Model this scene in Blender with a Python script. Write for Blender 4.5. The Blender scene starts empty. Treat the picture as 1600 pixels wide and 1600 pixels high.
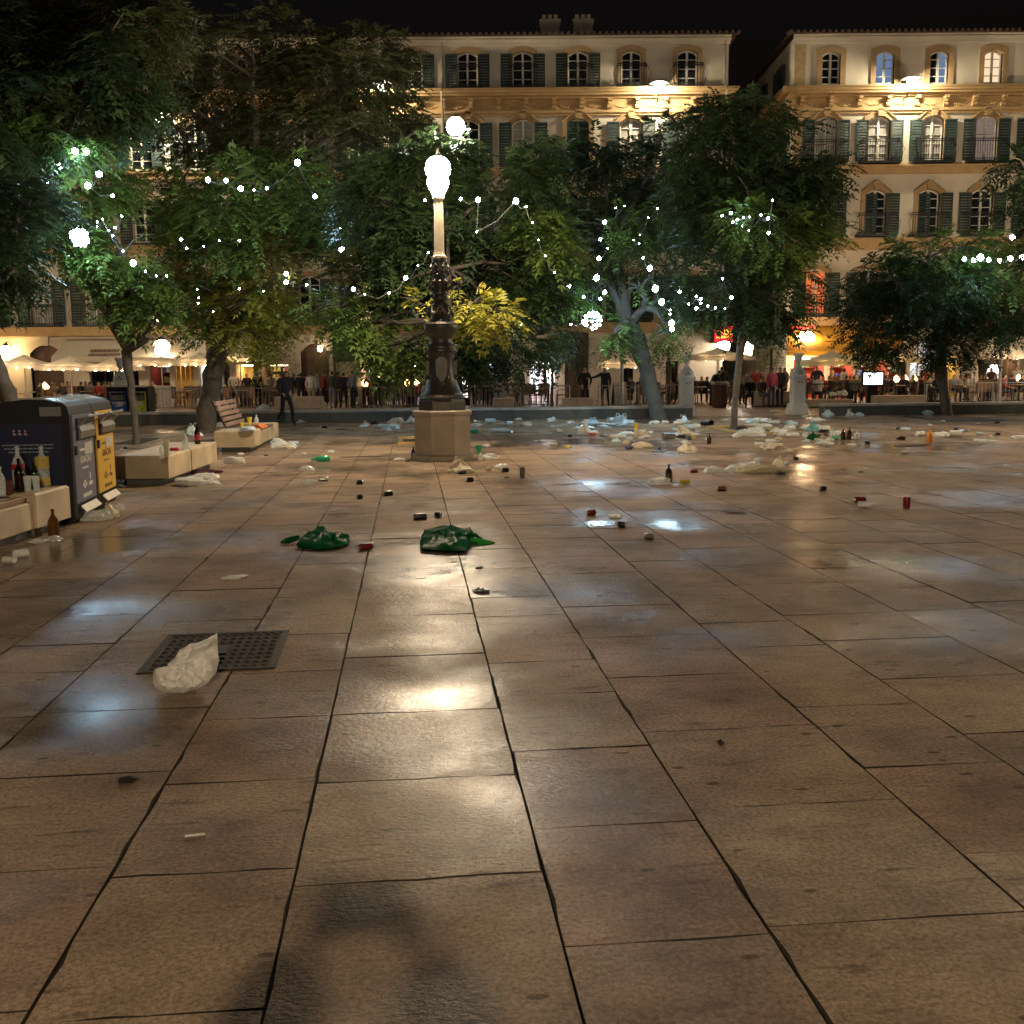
import bpy, bmesh, math, random
import numpy as np
from mathutils import Vector, Matrix, noise
R = math.radians
sc = bpy.context.scene
COL = sc.collection
rnd = random.Random(11)

# ------------------------------------------------------------------ camera
F, CX, CAMH = 1600.0, 800.0, 1.5
PITCH, ROLL = R(7.9), R(0.46)
_f = Vector((0, math.cos(PITCH), -math.sin(PITCH)))
_u = Vector((0, math.sin(PITCH), math.cos(PITCH)))
_r = Vector((1, 0, 0))
CR = _r*math.cos(ROLL) - _u*math.sin(ROLL)
CU = _r*math.sin(ROLL) + _u*math.cos(ROLL)
CO = Vector((0, 0, CAMH))
cd = bpy.data.cameras.new('camera'); cam = bpy.data.objects.new('camera', cd); COL.objects.link(cam)
cd.sensor_width = 36; cd.sensor_fit = 'HORIZONTAL'; cd.lens = 36; cd.clip_start = 0.05; cd.clip_end = 2000
cam.matrix_world = Matrix(((CR.x, CU.x, -_f.x, CO.x), (CR.y, CU.y, -_f.y, CO.y), (CR.z, CU.z, -_f.z, CO.z), (0, 0, 0, 1)))
sc.camera = cam

# ------------------------------------------------------------------ night sky (no sun at this hour), exposure
w = bpy.data.worlds.new('World'); sc.world = w; w.use_nodes = True
wn = w.node_tree.nodes; bg = wn['Background']
sky = wn.new('ShaderNodeTexSky'); sky.sky_type = 'NISHITA'; sky.sun_disc = False
sky.sun_elevation = R(-3); sky.sun_rotation = R(200)
w.node_tree.links.new(sky.outputs[0], bg.inputs[0]); bg.inputs[1].default_value = 0.06
sc.view_settings.view_transform = 'Standard'; sc.view_settings.look = 'None'
sc.view_settings.exposure = -0.08; sc.view_settings.gamma = 1.0; sc.view_settings.use_curve_mapping = False
cy = sc.cycles
cy.use_denoising = True; cy.denoiser = 'OPENIMAGEDENOISE'
cy.sample_clamp_indirect = 3.0; cy.sample_clamp_direct = 0.0
cy.max_bounces = 6; cy.diffuse_bounces = 2; cy.glossy_bounces = 3; cy.transmission_bounces = 4; cy.transparent_max_bounces = 10
cy.caustics_reflective = False; cy.caustics_refractive = False; cy.use_light_tree = True

# brightness of the lamps, added ones too
L_PLAZA = 930.0      # lantern of the plaza lamps
L_REAR = 8800.0
L_TALL = 700.0
L_FLOOD = 850.0
L_LED = 200.0
L_BULB = 70.0
WARM = (1.0, 0.72, 0.42); LAMPC = (1.0, 0.77, 0.49); COOL = (0.52, 0.80, 1.0)

# ------------------------------------------------------------------ pixel (1600 x 1600) to world helpers
def ray(px, py):
    return (_f*F + CR*(px-800) + CU*(800-py))
def gp(px, py, z=0.0):
    d = ray(px, py); t = (z-CAMH)/d.z; return CO + d*t
def at(px, py, Y):
    d = ray(px, py); return CO + d*(Y/d.y)
def ppm(Y): return F/Y            # pixels per metre, roughly
def proj(p):
    v = Vector(p)-CO; d = v.dot(_f)
    return (800+F*v.dot(CR)/d, 800-F*v.dot(CU)/d, d)
PAV = R(5.6)
def uw(u, w_, z=0.0):
    return Vector((u*math.cos(PAV)-w_*math.sin(PAV), u*math.sin(PAV)+w_*math.cos(PAV), z))

# ------------------------------------------------------------------ materials
def lin(c):
    return tuple((x/12.92 if x <= .04045 else ((x+.055)/1.055)**2.4) for x in c)
MATS = {}
def M(name, col=(.5,.5,.5), rough=.5, metal=0.0, vary=.18, scale=6.0, bump=0.0, emit=0.0, ecol=None, trans=0.0, alpha=1.0, spec=.5, bscale=None, translucent=0.0):
    if name in MATS: return MATS[name]
    m = bpy.data.materials.new(name); m.use_nodes = True; MATS[name] = m
    nt = m.node_tree; b = nt.nodes['Principled BSDF']; out = nt.nodes['Material Output']
    tc = nt.nodes.new('ShaderNodeTexCoord')
    n = nt.nodes.new('ShaderNodeTexNoise'); n.inputs['Scale'].default_value = scale; n.inputs['Detail'].default_value = 5
    nt.links.new(tc.outputs['Object'], n.inputs['Vector'])
    mp = nt.nodes.new('ShaderNodeMapRange'); mp.inputs[1].default_value = .25; mp.inputs[2].default_value = .75
    mp.inputs[3].default_value = 1-vary; mp.inputs[4].default_value = 1+vary
    nt.links.new(n.outputs['Fac'], mp.inputs[0])
    mx = nt.nodes.new('ShaderNodeVectorMath'); mx.operation = 'SCALE'; mx.inputs[0].default_value = col
    nt.links.new(mp.outputs[0], mx.inputs['Scale']); nt.links.new(mx.outputs[0], b.inputs['Base Color'])
    b.inputs['Roughness'].default_value = rough; b.inputs['Metallic'].default_value = metal
    b.inputs['Specular IOR Level'].default_value = spec
    if trans: b.inputs['Transmission Weight'].default_value = trans
    if alpha < 1: b.inputs['Alpha'].default_value = alpha
    if emit:
        b.inputs['Emission Color'].default_value = (*(ecol or col), 1); b.inputs['Emission Strength'].default_value = emit
    if bump:
        n2 = nt.nodes.new('ShaderNodeTexNoise'); n2.inputs['Scale'].default_value = bscale or scale*5; n2.inputs['Detail'].default_value = 4
        nt.links.new(tc.outputs['Object'], n2.inputs['Vector'])
        bp = nt.nodes.new('ShaderNodeBump'); bp.inputs['Strength'].default_value = bump; bp.inputs['Distance'].default_value = .02
        nt.links.new(n2.outputs['Fac'], bp.inputs['Height']); nt.links.new(bp.outputs[0], b.inputs['Normal'])
    if translucent:
        tr = nt.nodes.new('ShaderNodeBsdfTranslucent'); nt.links.new(mx.outputs[0], tr.inputs['Color'])
        ms = nt.nodes.new('ShaderNodeMixShader'); ms.inputs[0].default_value = translucent
        nt.links.new(b.outputs[0], ms.inputs[1]); nt.links.new(tr.outputs[0], ms.inputs[2]); nt.links.new(ms.outputs[0], out.inputs[0])
    return m
def EM(name, col, strength):
    """glowing surface of a lamp, screen or lit room"""
    if name in MATS: return MATS[name]
    m = bpy.data.materials.new(name); m.use_nodes = True; MATS[name] = m
    nt = m.node_tree; nt.nodes.remove(nt.nodes['Principled BSDF'])
    e = nt.nodes.new('ShaderNodeEmission'); e.inputs[0].default_value = (*col, 1); e.inputs[1].default_value = strength
    nt.links.new(e.outputs[0], nt.nodes['Material Output'].inputs[0]); return m
def THIN(name, col, clear=.7, rough=.12):
    """thin clear plastic or glass: mostly see-through with a glossy skin"""
    if name in MATS: return MATS[name]
    m = bpy.data.materials.new(name); m.use_nodes = True; MATS[name] = m
    nt = m.node_tree; b = nt.nodes['Principled BSDF']
    b.inputs['Base Color'].default_value = (*col, 1); b.inputs['Roughness'].default_value = rough
    t = nt.nodes.new('ShaderNodeBsdfTransparent'); t.inputs[0].default_value = (*[min(1, .55+.5*c) for c in col], 1)
    n = nt.nodes.new('ShaderNodeTexNoise'); n.inputs['Scale'].default_value = 14
    mp = nt.nodes.new('ShaderNodeMapRange'); mp.inputs[1].default_value = .3; mp.inputs[2].default_value = .7
    mp.inputs[3].default_value = clear-.15; mp.inputs[4].default_value = clear+.1
    nt.links.new(n.outputs['Fac'], mp.inputs[0])
    ms = nt.nodes.new('ShaderNodeMixShader'); nt.links.new(mp.outputs[0], ms.inputs[0])
    nt.links.new(b.outputs[0], ms.inputs[1]); nt.links.new(t.outputs[0], ms.inputs[2])
    nt.links.new(ms.outputs[0], nt.nodes['Material Output'].inputs[0]); return m

PUDDLES = [(120,1110,.55,.9,.22), (215,830,.6,1.3,.24), (60,960,.8,.9,.15), (1062,822,.42,.5,.22), (935,818,.3,.3,.24), (1010,705,1.6,2.2,.2), (1190,735,1.5,2.0,.16), (1400,690,2.5,3,.16), (925,690,1.2,2,.16), (655,760,.5,2.5,.12), (150,850,.8,1.2,.24), (695,1050,.5,1.3,.07), (690,880,.6,2.2,.12), (1180,990,.7,.7,.10)]
def paving_material(name, cols, wet=True):
    m = bpy.data.materials.new(name); m.use_nodes = True; MATS[name] = m
    nt = m.node_tree; N = nt.nodes.new; Lk = nt.links.new; b = nt.nodes['Principled BSDF']
    geo = N('ShaderNodeNewGeometry'); att = N('ShaderNodeAttribute'); att.attribute_name = 'tone'
    rot = N('ShaderNodeMapping'); rot.inputs['Rotation'].default_value = (0, 0, -PAV); Lk(geo.outputs['Position'], rot.inputs[0])
    off = N('ShaderNodeVectorMath'); off.operation = 'MULTIPLY_ADD'; off.inputs[1].default_value = (37, 19, 5)
    Lk(att.outputs['Color'], off.inputs[0]); Lk(rot.outputs[0], off.inputs[2])       # each stone has its own grain
    st = N('ShaderNodeMapping'); st.inputs['Scale'].default_value = (2.2, 4.2, 1); Lk(off.outputs[0], st.inputs[0])
    grain = N('ShaderNodeTexNoise'); grain.inputs['Scale'].default_value = 1.5; grain.inputs['Detail'].default_value = 8; grain.inputs['Roughness'].default_value = .68
    Lk(st.outputs[0], grain.inputs['Vector'])
    ramp = N('ShaderNodeValToRGB'); Lk(att.outputs['Fac'], ramp.inputs[0]); el = ramp.color_ramp.elements
    el[0].position = 0; el[0].color = (*cols[0], 1); el[1].position = 1; el[1].color = (*cols[-1], 1)
    for i, c in enumerate(cols[1:-1]): e = el.new((i+1)/(len(cols)-1)); e.color = (*c, 1)
    gm = N('ShaderNodeMapRange'); gm.inputs[1].default_value = .3; gm.inputs[2].default_value = .72; gm.inputs[3].default_value = .74; gm.inputs[4].default_value = 1.16
    Lk(grain.outputs['Fac'], gm.inputs[0])
    sp = N('ShaderNodeTexNoise'); sp.inputs['Scale'].default_value = 62; sp.inputs['Detail'].default_value = 7; sp.inputs['Roughness'].default_value = .75; Lk(rot.outputs[0], sp.inputs['Vector'])
    spm = N('ShaderNodeMapRange'); spm.inputs[1].default_value = .32; spm.inputs[2].default_value = .62; spm.inputs[3].default_value = .42; spm.inputs[4].default_value = 1.35
    Lk(sp.outputs['Fac'], spm.inputs[0])
    # grime drifting over many stones, plus small dark spots (gum, spills)
    gr = N('ShaderNodeTexNoise'); gr.inputs['Scale'].default_value = 1.1; gr.inputs['Detail'].default_value = 6; gr.inputs['Roughness'].default_value = .6; Lk(rot.outputs[0], gr.inputs['Vector'])
    grm = N('ShaderNodeMapRange'); grm.inputs[1].default_value = .36; grm.inputs[2].default_value = .58; grm.inputs[3].default_value = .6; grm.inputs[4].default_value = 1.12; Lk(gr.outputs['Fac'], grm.inputs[0])
    vs = N('ShaderNodeMapping'); vs.inputs['Scale'].default_value = (1.0, 2.2, 1); Lk(rot.outputs[0], vs.inputs[0])
    vo = N('ShaderNodeTexVoronoi'); vo.inputs['Scale'].default_value = 3.1; Lk(vs.outputs[0], vo.inputs['Vector'])
    vom = N('ShaderNodeMapRange'); vom.inputs[1].default_value = .07; vom.inputs[2].default_value = .10; vom.inputs[3].default_value = .38; vom.inputs[4].default_value = 1; Lk(vo.outputs['Distance'], vom.inputs[0])
    # streaky dark marks
    s2 = N('ShaderNodeMapping'); s2.inputs['Scale'].default_value = (2.2, 11, 1); Lk(rot.outputs[0], s2.inputs[0])
    sk = N('ShaderNodeTexNoise'); sk.inputs['Scale'].default_value = 1.4; sk.inputs['Detail'].default_value = 3; Lk(s2.outputs[0], sk.inputs['Vector'])
    skm = N('ShaderNodeMapRange'); skm.inputs[1].default_value = .63; skm.inputs[2].default_value = .72; skm.inputs[3].default_value = 1; skm.inputs[4].default_value = .5; Lk(sk.outputs['Fac'], skm.inputs[0])
    def mul(a, c):
        x = N('ShaderNodeMath'); x.operation = 'MULTIPLY'; Lk(a, x.inputs[0]); Lk(c, x.inputs[1]); return x.outputs[0]
    facd = mul(mul(mul(mul(gm.outputs[0], spm.outputs[0]), grm.outputs[0]), vom.outputs[0]), skm.outputs[0])
    cm = N('ShaderNodeVectorMath'); cm.operation = 'SCALE'; Lk(ramp.outputs[0], cm.inputs[0]); Lk(cm.outputs[0], b.inputs['Base Color'])
    # wet film: patches of smoother stone
    wn_ = N('ShaderNodeTexNoise'); wn_.inputs['Scale'].default_value = .42; wn_.inputs['Detail'].default_value = 5; wn_.inputs['Roughness'].default_value = .55; Lk(rot.outputs[0], wn_.inputs['Vector'])
    tadd = N('ShaderNodeMath'); tadd.operation = 'MULTIPLY_ADD'; tadd.inputs[1].default_value = .025; Lk(att.outputs['Fac'], tadd.inputs[0]); Lk(wn_.outputs['Fac'], tadd.inputs[2])
    # spilled drinks and hosed-down patches: puddles of their own place and outline
    tot = tadd.outputs[0]
    for (px, py, ru, rw, k_) in PUDDLES:
        g_ = gp(px, py); sb = N('ShaderNodeVectorMath'); sb.operation = 'SUBTRACT'; Lk(geo.outputs['Position'], sb.inputs[0]); sb.inputs[1].default_value = (g_.x, g_.y, 0)
        sm = N('ShaderNodeVectorMath'); sm.operation = 'MULTIPLY'; Lk(sb.outputs[0], sm.inputs[0]); sm.inputs[1].default_value = (1/ru, 1/rw, 0)
        ln = N('ShaderNodeVectorMath'); ln.operation = 'LENGTH'; Lk(sm.outputs[0], ln.inputs[0])
        pm = N('ShaderNodeMapRange'); pm.inputs[1].default_value = .2; pm.inputs[2].default_value = 1.1; pm.inputs[3].default_value = k_; pm.inputs[4].default_value = 0; nz = N('ShaderNodeMath'); nz.operation = 'MULTIPLY_ADD'; nz.inputs[1].default_value = 1.5; Lk(gr.outputs['Fac'], nz.inputs[0]); Lk(ln.outputs['Value'], nz.inputs[2]); n3 = N('ShaderNodeMath'); n3.operation = 'SUBTRACT'; n3.inputs[1].default_value = .72; Lk(nz.outputs[0], n3.inputs[0]); Lk(n3.outputs[0], pm.inputs[0])
        ad = N('ShaderNodeMath'); Lk(tot, ad.inputs[0]); Lk(pm.outputs[0], ad.inputs[1]); tot = ad.outputs[0]
    wm = N('ShaderNodeMapRange'); wm.inputs[1].default_value = .47; wm.inputs[2].default_value = .70; wm.inputs[3].default_value = .26; wm.inputs[4].default_value = .05; Lk(tot, wm.inputs[0])
    wd = N('ShaderNodeMapRange'); wd.inputs[1].default_value = .05; wd.inputs[2].default_value = .26; wd.inputs[3].default_value = .52; wd.inputs[4].default_value = 1.0; Lk(wm.outputs[0], wd.inputs[0]); Lk(mul(facd, wd.outputs[0]), cm.inputs['Scale'])
    rg = N('ShaderNodeMath'); rg.operation = 'MULTIPLY_ADD'; rg.inputs[1].default_value = .14; Lk(grain.outputs['Fac'], rg.inputs[0]); Lk(wm.outputs[0], rg.inputs[2])
    b.inputs['Roughness'].default_value = .85; Lk(rg.outputs[0], b.inputs['Coat Roughness']); b.inputs['Coat IOR'].default_value = 1.36; b.inputs['Specular IOR Level'].default_value = .03
    sl = N('ShaderNodeMapRange'); sl.inputs[1].default_value = .15; sl.inputs[1].default_value = .05; sl.inputs[2].default_value = .26; sl.inputs[3].default_value = .85; sl.inputs[4].default_value = .13; Lk(wm.outputs[0], sl.inputs[0]); Lk(sl.outputs[0], b.inputs['Coat Weight'])
    # relief
    ch = N('ShaderNodeMapping'); ch.inputs['Scale'].default_value = (38, 70, 1); Lk(off.outputs[0], ch.inputs[0])
    bn = N('ShaderNodeTexNoise'); bn.inputs['Scale'].default_value = 1.0; bn.inputs['Detail'].default_value = 5; bn.inputs['Roughness'].default_value = .62; Lk(ch.outputs[0], bn.inputs['Vector'])
    bp = N('ShaderNodeBump'); bp.inputs['Distance'].default_value = .018; Lk(bn.outputs['Fac'], bp.inputs['Height'])
    bs = N('ShaderNodeMapRange'); bs.inputs[1].default_value = .05; bs.inputs[2].default_value = .26; bs.inputs[3].default_value = .09; bs.inputs[4].default_value = 1.0; Lk(wm.outputs[0], bs.inputs[0]); Lk(bs.outputs[0], bp.inputs['Strength'])
    bf = N('ShaderNodeTexNoise'); bf.inputs['Scale'].default_value = 170; bf.inputs['Detail'].default_value = 3; bf.inputs['Roughness'].default_value = .7; Lk(rot.outputs[0], bf.inputs['Vector'])
    b3 = N('ShaderNodeBump'); b3.inputs['Distance'].default_value = .005; b3.inputs['Strength'].default_value = .8; Lk(bf.outputs['Fac'], b3.inputs['Height'])
    b2 = N('ShaderNodeBump'); b2.inputs['Distance'].default_value = .012; b2.inputs['Strength'].default_value = .3; Lk(grain.outputs['Fac'], b2.inputs['Height']); Lk(b2.outputs[0], b3.inputs['Normal']); Lk(b3.outputs[0], bp.inputs['Normal'])
    Lk(bp.outputs[0], b.inputs['Normal'])
    bc = N('ShaderNodeBump'); bc.inputs['Distance'].default_value = .006; Lk(bs.outputs[0], bc.inputs['Strength']); Lk(bn.outputs['Fac'], bc.inputs['Height']); Lk(b2.outputs[0], bc.inputs['Normal']); Lk(bc.outputs[0], b.inputs['Coat Normal'])
    return m

def leaf_material(name):
    m = bpy.data.materials.new(name); m.use_nodes = True; MATS[name] = m
    nt = m.node_tree; b = nt.nodes['Principled BSDF']; att = nt.nodes.new('ShaderNodeAttribute'); att.attribute_name = 'tint'
    nt.links.new(att.outputs['Color'], b.inputs['Base Color']); b.inputs['Roughness'].default_value = .5; b.inputs['Specular IOR Level'].default_value = .3
    tr = nt.nodes.new('ShaderNodeBsdfTranslucent'); nt.links.new(att.outputs['Color'], tr.inputs[0])
    ms = nt.nodes.new('ShaderNodeMixShader'); ms.inputs[0].default_value = .35
    nt.links.new(b.outputs[0], ms.inputs[1]); nt.links.new(tr.outputs[0], ms.inputs[2]); nt.links.new(ms.outputs[0], nt.nodes['Material Output'].inputs[0])
    return m

# ------------------------------------------------------------------ mesh building
class MB:
    def __init__(s): s.v = []; s.f = []; s.m = []
    def add(s, vs, fs, m=0, X=None):
        o = len(s.v)
        s.v += [tuple(X @ Vector(p)) if X else tuple(p) for p in vs]
        s.f += [tuple(i+o for i in f) for f in fs]; s.m += [m]*len(fs); return s
    def box(s, x0, y0, z0, x1, y1, z1, m=0, X=None):
        vs = [(x0,y0,z0),(x1,y0,z0),(x1,y1,z0),(x0,y1,z0),(x0,y0,z1),(x1,y0,z1),(x1,y1,z1),(x0,y1,z1)]
        return s.add(vs, [(0,3,2,1),(4,5,6,7),(0,1,5,4),(1,2,6,5),(2,3,7,6),(3,0,4,7)], m, X)
    def cham(s, x0, y0, z0, x1, y1, z1, c=.01, m=0, X=None):
        vs = [(x0,y0,z0),(x1,y0,z0),(x1,y1,z0),(x0,y1,z0),(x0,y0,z1-c),(x1,y0,z1-c),(x1,y1,z1-c),(x0,y1,z1-c),
              (x0+c,y0+c,z1),(x1-c,y0+c,z1),(x1-c,y1-c,z1),(x0+c,y1-c,z1)]
        fs = [(0,3,2,1),(8,9,10,11)]
        for i in range(4):
            j = (i+1) % 4; fs += [(i,j,4+j,4+i), (4+i,4+j,8+j,8+i)]
        return s.add(vs, fs, m, X)
    def lathe(s, prof, n=16, c=(0,0,0), m=0, X=None, flute=0.0, cap=True, phase=0.0):
        vs = []
        for (r, z) in prof:
            for i in range(n):
                a = 2*math.pi*i/n+phase; rr = r*(1-flute*(i % 2)); vs.append((c[0]+rr*math.cos(a), c[1]+rr*math.sin(a), c[2]+z))
        fs = [(k*n+i, k*n+(i+1) % n, (k+1)*n+(i+1) % n, (k+1)*n+i) for k in range(len(prof)-1) for i in range(n)]
        if cap:
            fs.append(tuple(range(n-1, -1, -1))); o = (len(prof)-1)*n; fs.append(tuple(range(o, o+n)))
        return s.add(vs, fs, m, X)
    def tube(s, pts, rad, n=6, m=0, X=None):
        pts = [Vector(p) for p in pts]; k = len(pts)
        if not hasattr(rad, '__len__'): rad = [rad]*k
        vs = []; ref = Vector((.31, .17, .93))
        for i, p in enumerate(pts):
            d = (pts[min(i+1, k-1)]-pts[max(i-1, 0)])
            d = d.normalized() if d.length > 1e-9 else Vector((0, 0, 1))
            a = d.cross(ref)
            if a.length < .1: a = d.cross(Vector((1, 0, 0)))
            a.normalize(); b = d.cross(a)
            for j in range(n):
                t = 2*math.pi*j/n; vs.append(p+(a*math.cos(t)+b*math.sin(t))*rad[i])
        fs = [(q*n+j, q*n+(j+1) % n, (q+1)*n+(j+1) % n, (q+1)*n+j) for q in range(k-1) for j in range(n)]
        fs.append(tuple(range(n-1, -1, -1))); o = (k-1)*n; fs.append(tuple(range(o, o+n)))
        return s.add(vs, fs, m, X)
    def prism(s, poly, y0, y1, m=0, X=None):
        """polygon in x-z, from y0 to y1"""
        n = len(poly); vs = [(x, y0, z) for x, z in poly]+[(x, y1, z) for x, z in poly]
        fs = [tuple(range(n)), tuple(range(2*n-1, n-1, -1))]+[(i, i+n, (i+1) % n+n, (i+1) % n) for i in range(n)]
        return s.add(vs, fs, m, X)
    def quad(s, a, b, c, d, m=0): return s.add([a, b, c, d], [(0, 1, 2, 3)], m)
    def mesh(s, name, mats, smooth=False, ang=38):
        me = bpy.data.meshes.new(name); me.from_pydata(s.v, [], s.f)
        for q in (mats if isinstance(mats, (list, tuple)) else [mats]): me.materials.append(q)
        me.polygons.foreach_set('material_index', s.m); me.update()
        bm = bmesh.new(); bm.from_mesh(me); bmesh.ops.recalc_face_normals(bm, faces=bm.faces); bm.to_mesh(me); bm.free()
        if smooth: me.shade_smooth(); me.set_sharp_from_angle(angle=R(ang))
        return me
    def build(s, name, mats, parent=None, loc=(0,0,0), rz=0.0, smooth=False, ang=38):
        return put(name, s.mesh(name, mats, smooth, ang), parent, loc, rz)
def put(name, me, parent=None, loc=(0,0,0), rz=0.0, scale=None):
    o = bpy.data.objects.new(name, me); COL.objects.link(o); o.location = loc; o.rotation_euler = (0, 0, rz)
    if parent: o.parent = parent
    if scale: o.scale = scale
    return o
def tag(o, label=None, cat=None, group=None, kind=None):
    if label: o['label'] = label
    if cat: o['category'] = cat
    if group: o['group'] = group
    if kind: o['kind'] = kind
    return o
def thing(name, label, cat, loc=(0,0,0), rz=0.0, group=None):
    o = bpy.data.objects.new(name, None); COL.objects.link(o); o.location = loc; o.rotation_euler = (0, 0, rz); o.empty_display_size = .1
    return tag(o, label, cat, group)
def dup(root, loc, rz=0.0, label=None, scale=None):
    r = root.copy(); COL.objects.link(r); r.location = loc; r.rotation_euler = (0, 0, rz)
    if label: r['label'] = label
    if scale: r.scale = (scale,)*3
    for ch in list(root.children):
        c = ch.copy(); COL.objects.link(c); c.parent = r
        for g in list(ch.children):
            d = g.copy(); COL.objects.link(d); d.parent = c
    return r
def text(name, body, size, mat, parent, M4, extrude=.001):
    cu = bpy.data.curves.new(name, 'FONT'); cu.body = body; cu.size = size; cu.align_x = 'CENTER'; cu.align_y = 'CENTER'; cu.extrude = extrude
    cu.resolution_u = 2; cu.materials.append(mat)
    o = bpy.data.objects.new(name, cu); COL.objects.link(o); dg = bpy.context.evaluated_depsgraph_get(); dg.update()
    me = bpy.data.meshes.new_from_object(o.evaluated_get(dg)); bpy.data.objects.remove(o)
    o = bpy.data.objects.new(name, me); COL.objects.link(o); o.parent = parent; o.matrix_local = M4; return o
def ico(sub):
    bm = bmesh.new(); bmesh.ops.create_icosphere(bm, subdivisions=sub, radius=1)
    v = [q.co.copy() for q in bm.verts]; f = [tuple(x.index for x in q.verts) for q in bm.faces]; bm.free(); return v, f
ICO = {k: ico(k) for k in (1, 2, 3, 4)}
def ball(mb, c, r, sub=2, m=0, s=(1,1,1)):
    v, f = ICO[sub]; return mb.add([(c[0]+p.x*r*s[0], c[1]+p.y*r*s[1], c[2]+p.z*r*s[2]) for p in v], f, m)
# ================================================================== THE GROUND
def sheet(name, x0, y0, x1, y1, z, mat):
    o = MB().quad((x0,y0,z),(x1,y0,z),(x1,y1,z),(x0,y1,z)).build(name, mat); tag(o, kind='structure'); return o
MORTAR = M('mortar', (.035,.03,.026), .75, vary=.3, scale=20, bump=.4)
sheet('ground', -600, -600, 600, 900, -.09, M('far_ground', (.09,.08,.07), .8, bump=.2))
SLAB = paving_material('wet_limestone', [(.335,.245,.17), (.30,.222,.157), (.36,.255,.175), (.33,.25,.18), (.385,.29,.20), (.345,.232,.165), (.34,.24,.17), (.35,.265,.19)])
W_END = 31.6; GRIME = M('joint_grime', (.03,.024,.018), .95, vary=.3, scale=20, spec=.1)
plaza = MB().quad(tuple(uw(-26,-9,-.045)), tuple(uw(30,-9,-.045)), tuple(uw(30,W_END+1.2,-.045)), tuple(uw(-26,W_END+1.2,-.045))).build('plaza_paving', MORTAR); tag(plaza, kind='structure')
def slab_mb(mb, u0, w0, u1, w1, r, seg=1):
    """one stone: worn, slightly chipped top edge (seg pieces per side) over a straight body"""
    g = .0022; tilt = [r.uniform(-.0022, .0022) for _ in range(4)]; us = (u0+g, u1-g); ws = (w0+g*.5, w1-g*.5)
    q = [(us[0], ws[0]), (us[1], ws[0]), (us[1], ws[1]), (us[0], ws[1])]; mu, mw = (u0+u1)/2, (w0+w1)/2; lo, mid, top = [], [], []
    for i in range(4):
        a, b = q[i], q[(i+1) % 4]
        for k in range(seg):
            t_ = k/seg; p = (a[0]+(b[0]-a[0])*t_, a[1]+(b[1]-a[1])*t_); z = tilt[i]*(1-t_)+tilt[(i+1) % 4]*t_
            c = .0015+(r.random()**5)*(.010 if seg > 1 else .002); jx = r.uniform(-.0008, .0008)
            lo.append(uw(p[0], p[1], -.04)); mid.append(uw(p[0]+jx, p[1]+jx, z-.004))
            top.append(uw(p[0]+(c if p[0] < mu-.05 else (-c if p[0] > mu+.05 else 0)), p[1]+(c if p[1] < mw-.05 else (-c if p[1] > mw+.05 else 0)), z))
    n = 4*seg; fs = [tuple(range(2*n, 3*n))]
    for i in range(n):
        k = (i+1) % n; fs += [(i, k, n+k, n+i), (n+i, n+k, 2*n+k, 2*n+i)]
    mb.add(lo+mid+top, fs); mb.m[-2*n:] = [1]*(2*n); return len(fs)
rs = random.Random(5)
ub = [0.37]; k = 0
while ub[-1] < 30: ub.append(ub[-1]+(.56 if k % 2 == 0 else .745)); k += 1
dn = [0.37]; k = 0
while dn[-1] > -26: dn.append(dn[-1]-(.745 if k % 2 == 0 else .555)); k += 1
ub = sorted(set(dn+ub))
first = {0: 2.885, 1: 3.18, 2: 2.512, 3: 3.55, -1: 3.0, -2: 3.07}
i0 = ub.index(.37)
slabs = []
for i in range(len(ub)-1):
    ln0 = .76 if (i-i0) % 2 else .70
    k0 = first.get(i-i0+1, 3+rs.uniform(0, .8)); wl = [k0]
    while wl[-1] < W_END: wl.append(wl[-1]+ln0+(0 if wl[-1] < 4 else rs.choice([-.16, -.05, 0, .04, .15, .3])))
    b = [k0]
    while b[-1] > -9: b.append(b[-1]-ln0-rs.choice([0, .03, -.04]))
    wl = sorted(set(b+wl))
    for w0, w1 in zip(wl[:-1], wl[1:]): slabs.append((ub[i], w0, ub[i+1], min(w1, W_END)))
def area(s):
    c = uw((s[0]+s[2])/2, (s[1]+s[3])/2)
    if c.y < .6: return 0
    x, y, d = proj(c)
    if not (-60 < x < 1660 and y < 1680): return 0
    return (s[2]-s[0])*(s[3]-s[1])/d**3
order = sorted(range(len(slabs)), key=lambda i: -area(slabs[i]))
def set_tone(me, tones):
    a = me.color_attributes.new('tone', 'FLOAT_COLOR', 'CORNER')
    vals = []
    for p, t in zip(me.polygons, tones): vals += [t[0], t[1], t[2], 1]*p.loop_total
    a.data.foreach_set('color', vals)
def tone3(): t = rs.random(); return (t, t, t)
for n_, i in enumerate(order[:300]):
    mb = MB(); slab_mb(mb, *slabs[i], rs, 6 if n_ < 70 else 3); me = mb.mesh('paving_slab', [SLAB, GRIME]); set_tone(me, [tone3()]*len(me.polygons)); put('paving_slab', me, plaza)
mb = MB(); tl = []
for i in order[300:]: slab_mb(mb, *slabs[i], rs); tl += [tone3()]*9
me = mb.mesh('further_slabs', [SLAB, GRIME]); set_tone(me, tl); tag(put('further_slabs', me, plaza), kind='stuff')
# street level behind the low wall: small reddish setts fading into a smooth surface
STREET = M('street_paving', (.30,.21,.165), .42, vary=.25, scale=1.6, bump=.25, bscale=9)
st = MB().quad(tuple(uw(-60,W_END+.02,-.004)), tuple(uw(60,W_END+.02,-.004)), (70,140,-.004), (-70,140,-.004)).build('street', STREET); tag(st, kind='structure')

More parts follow.
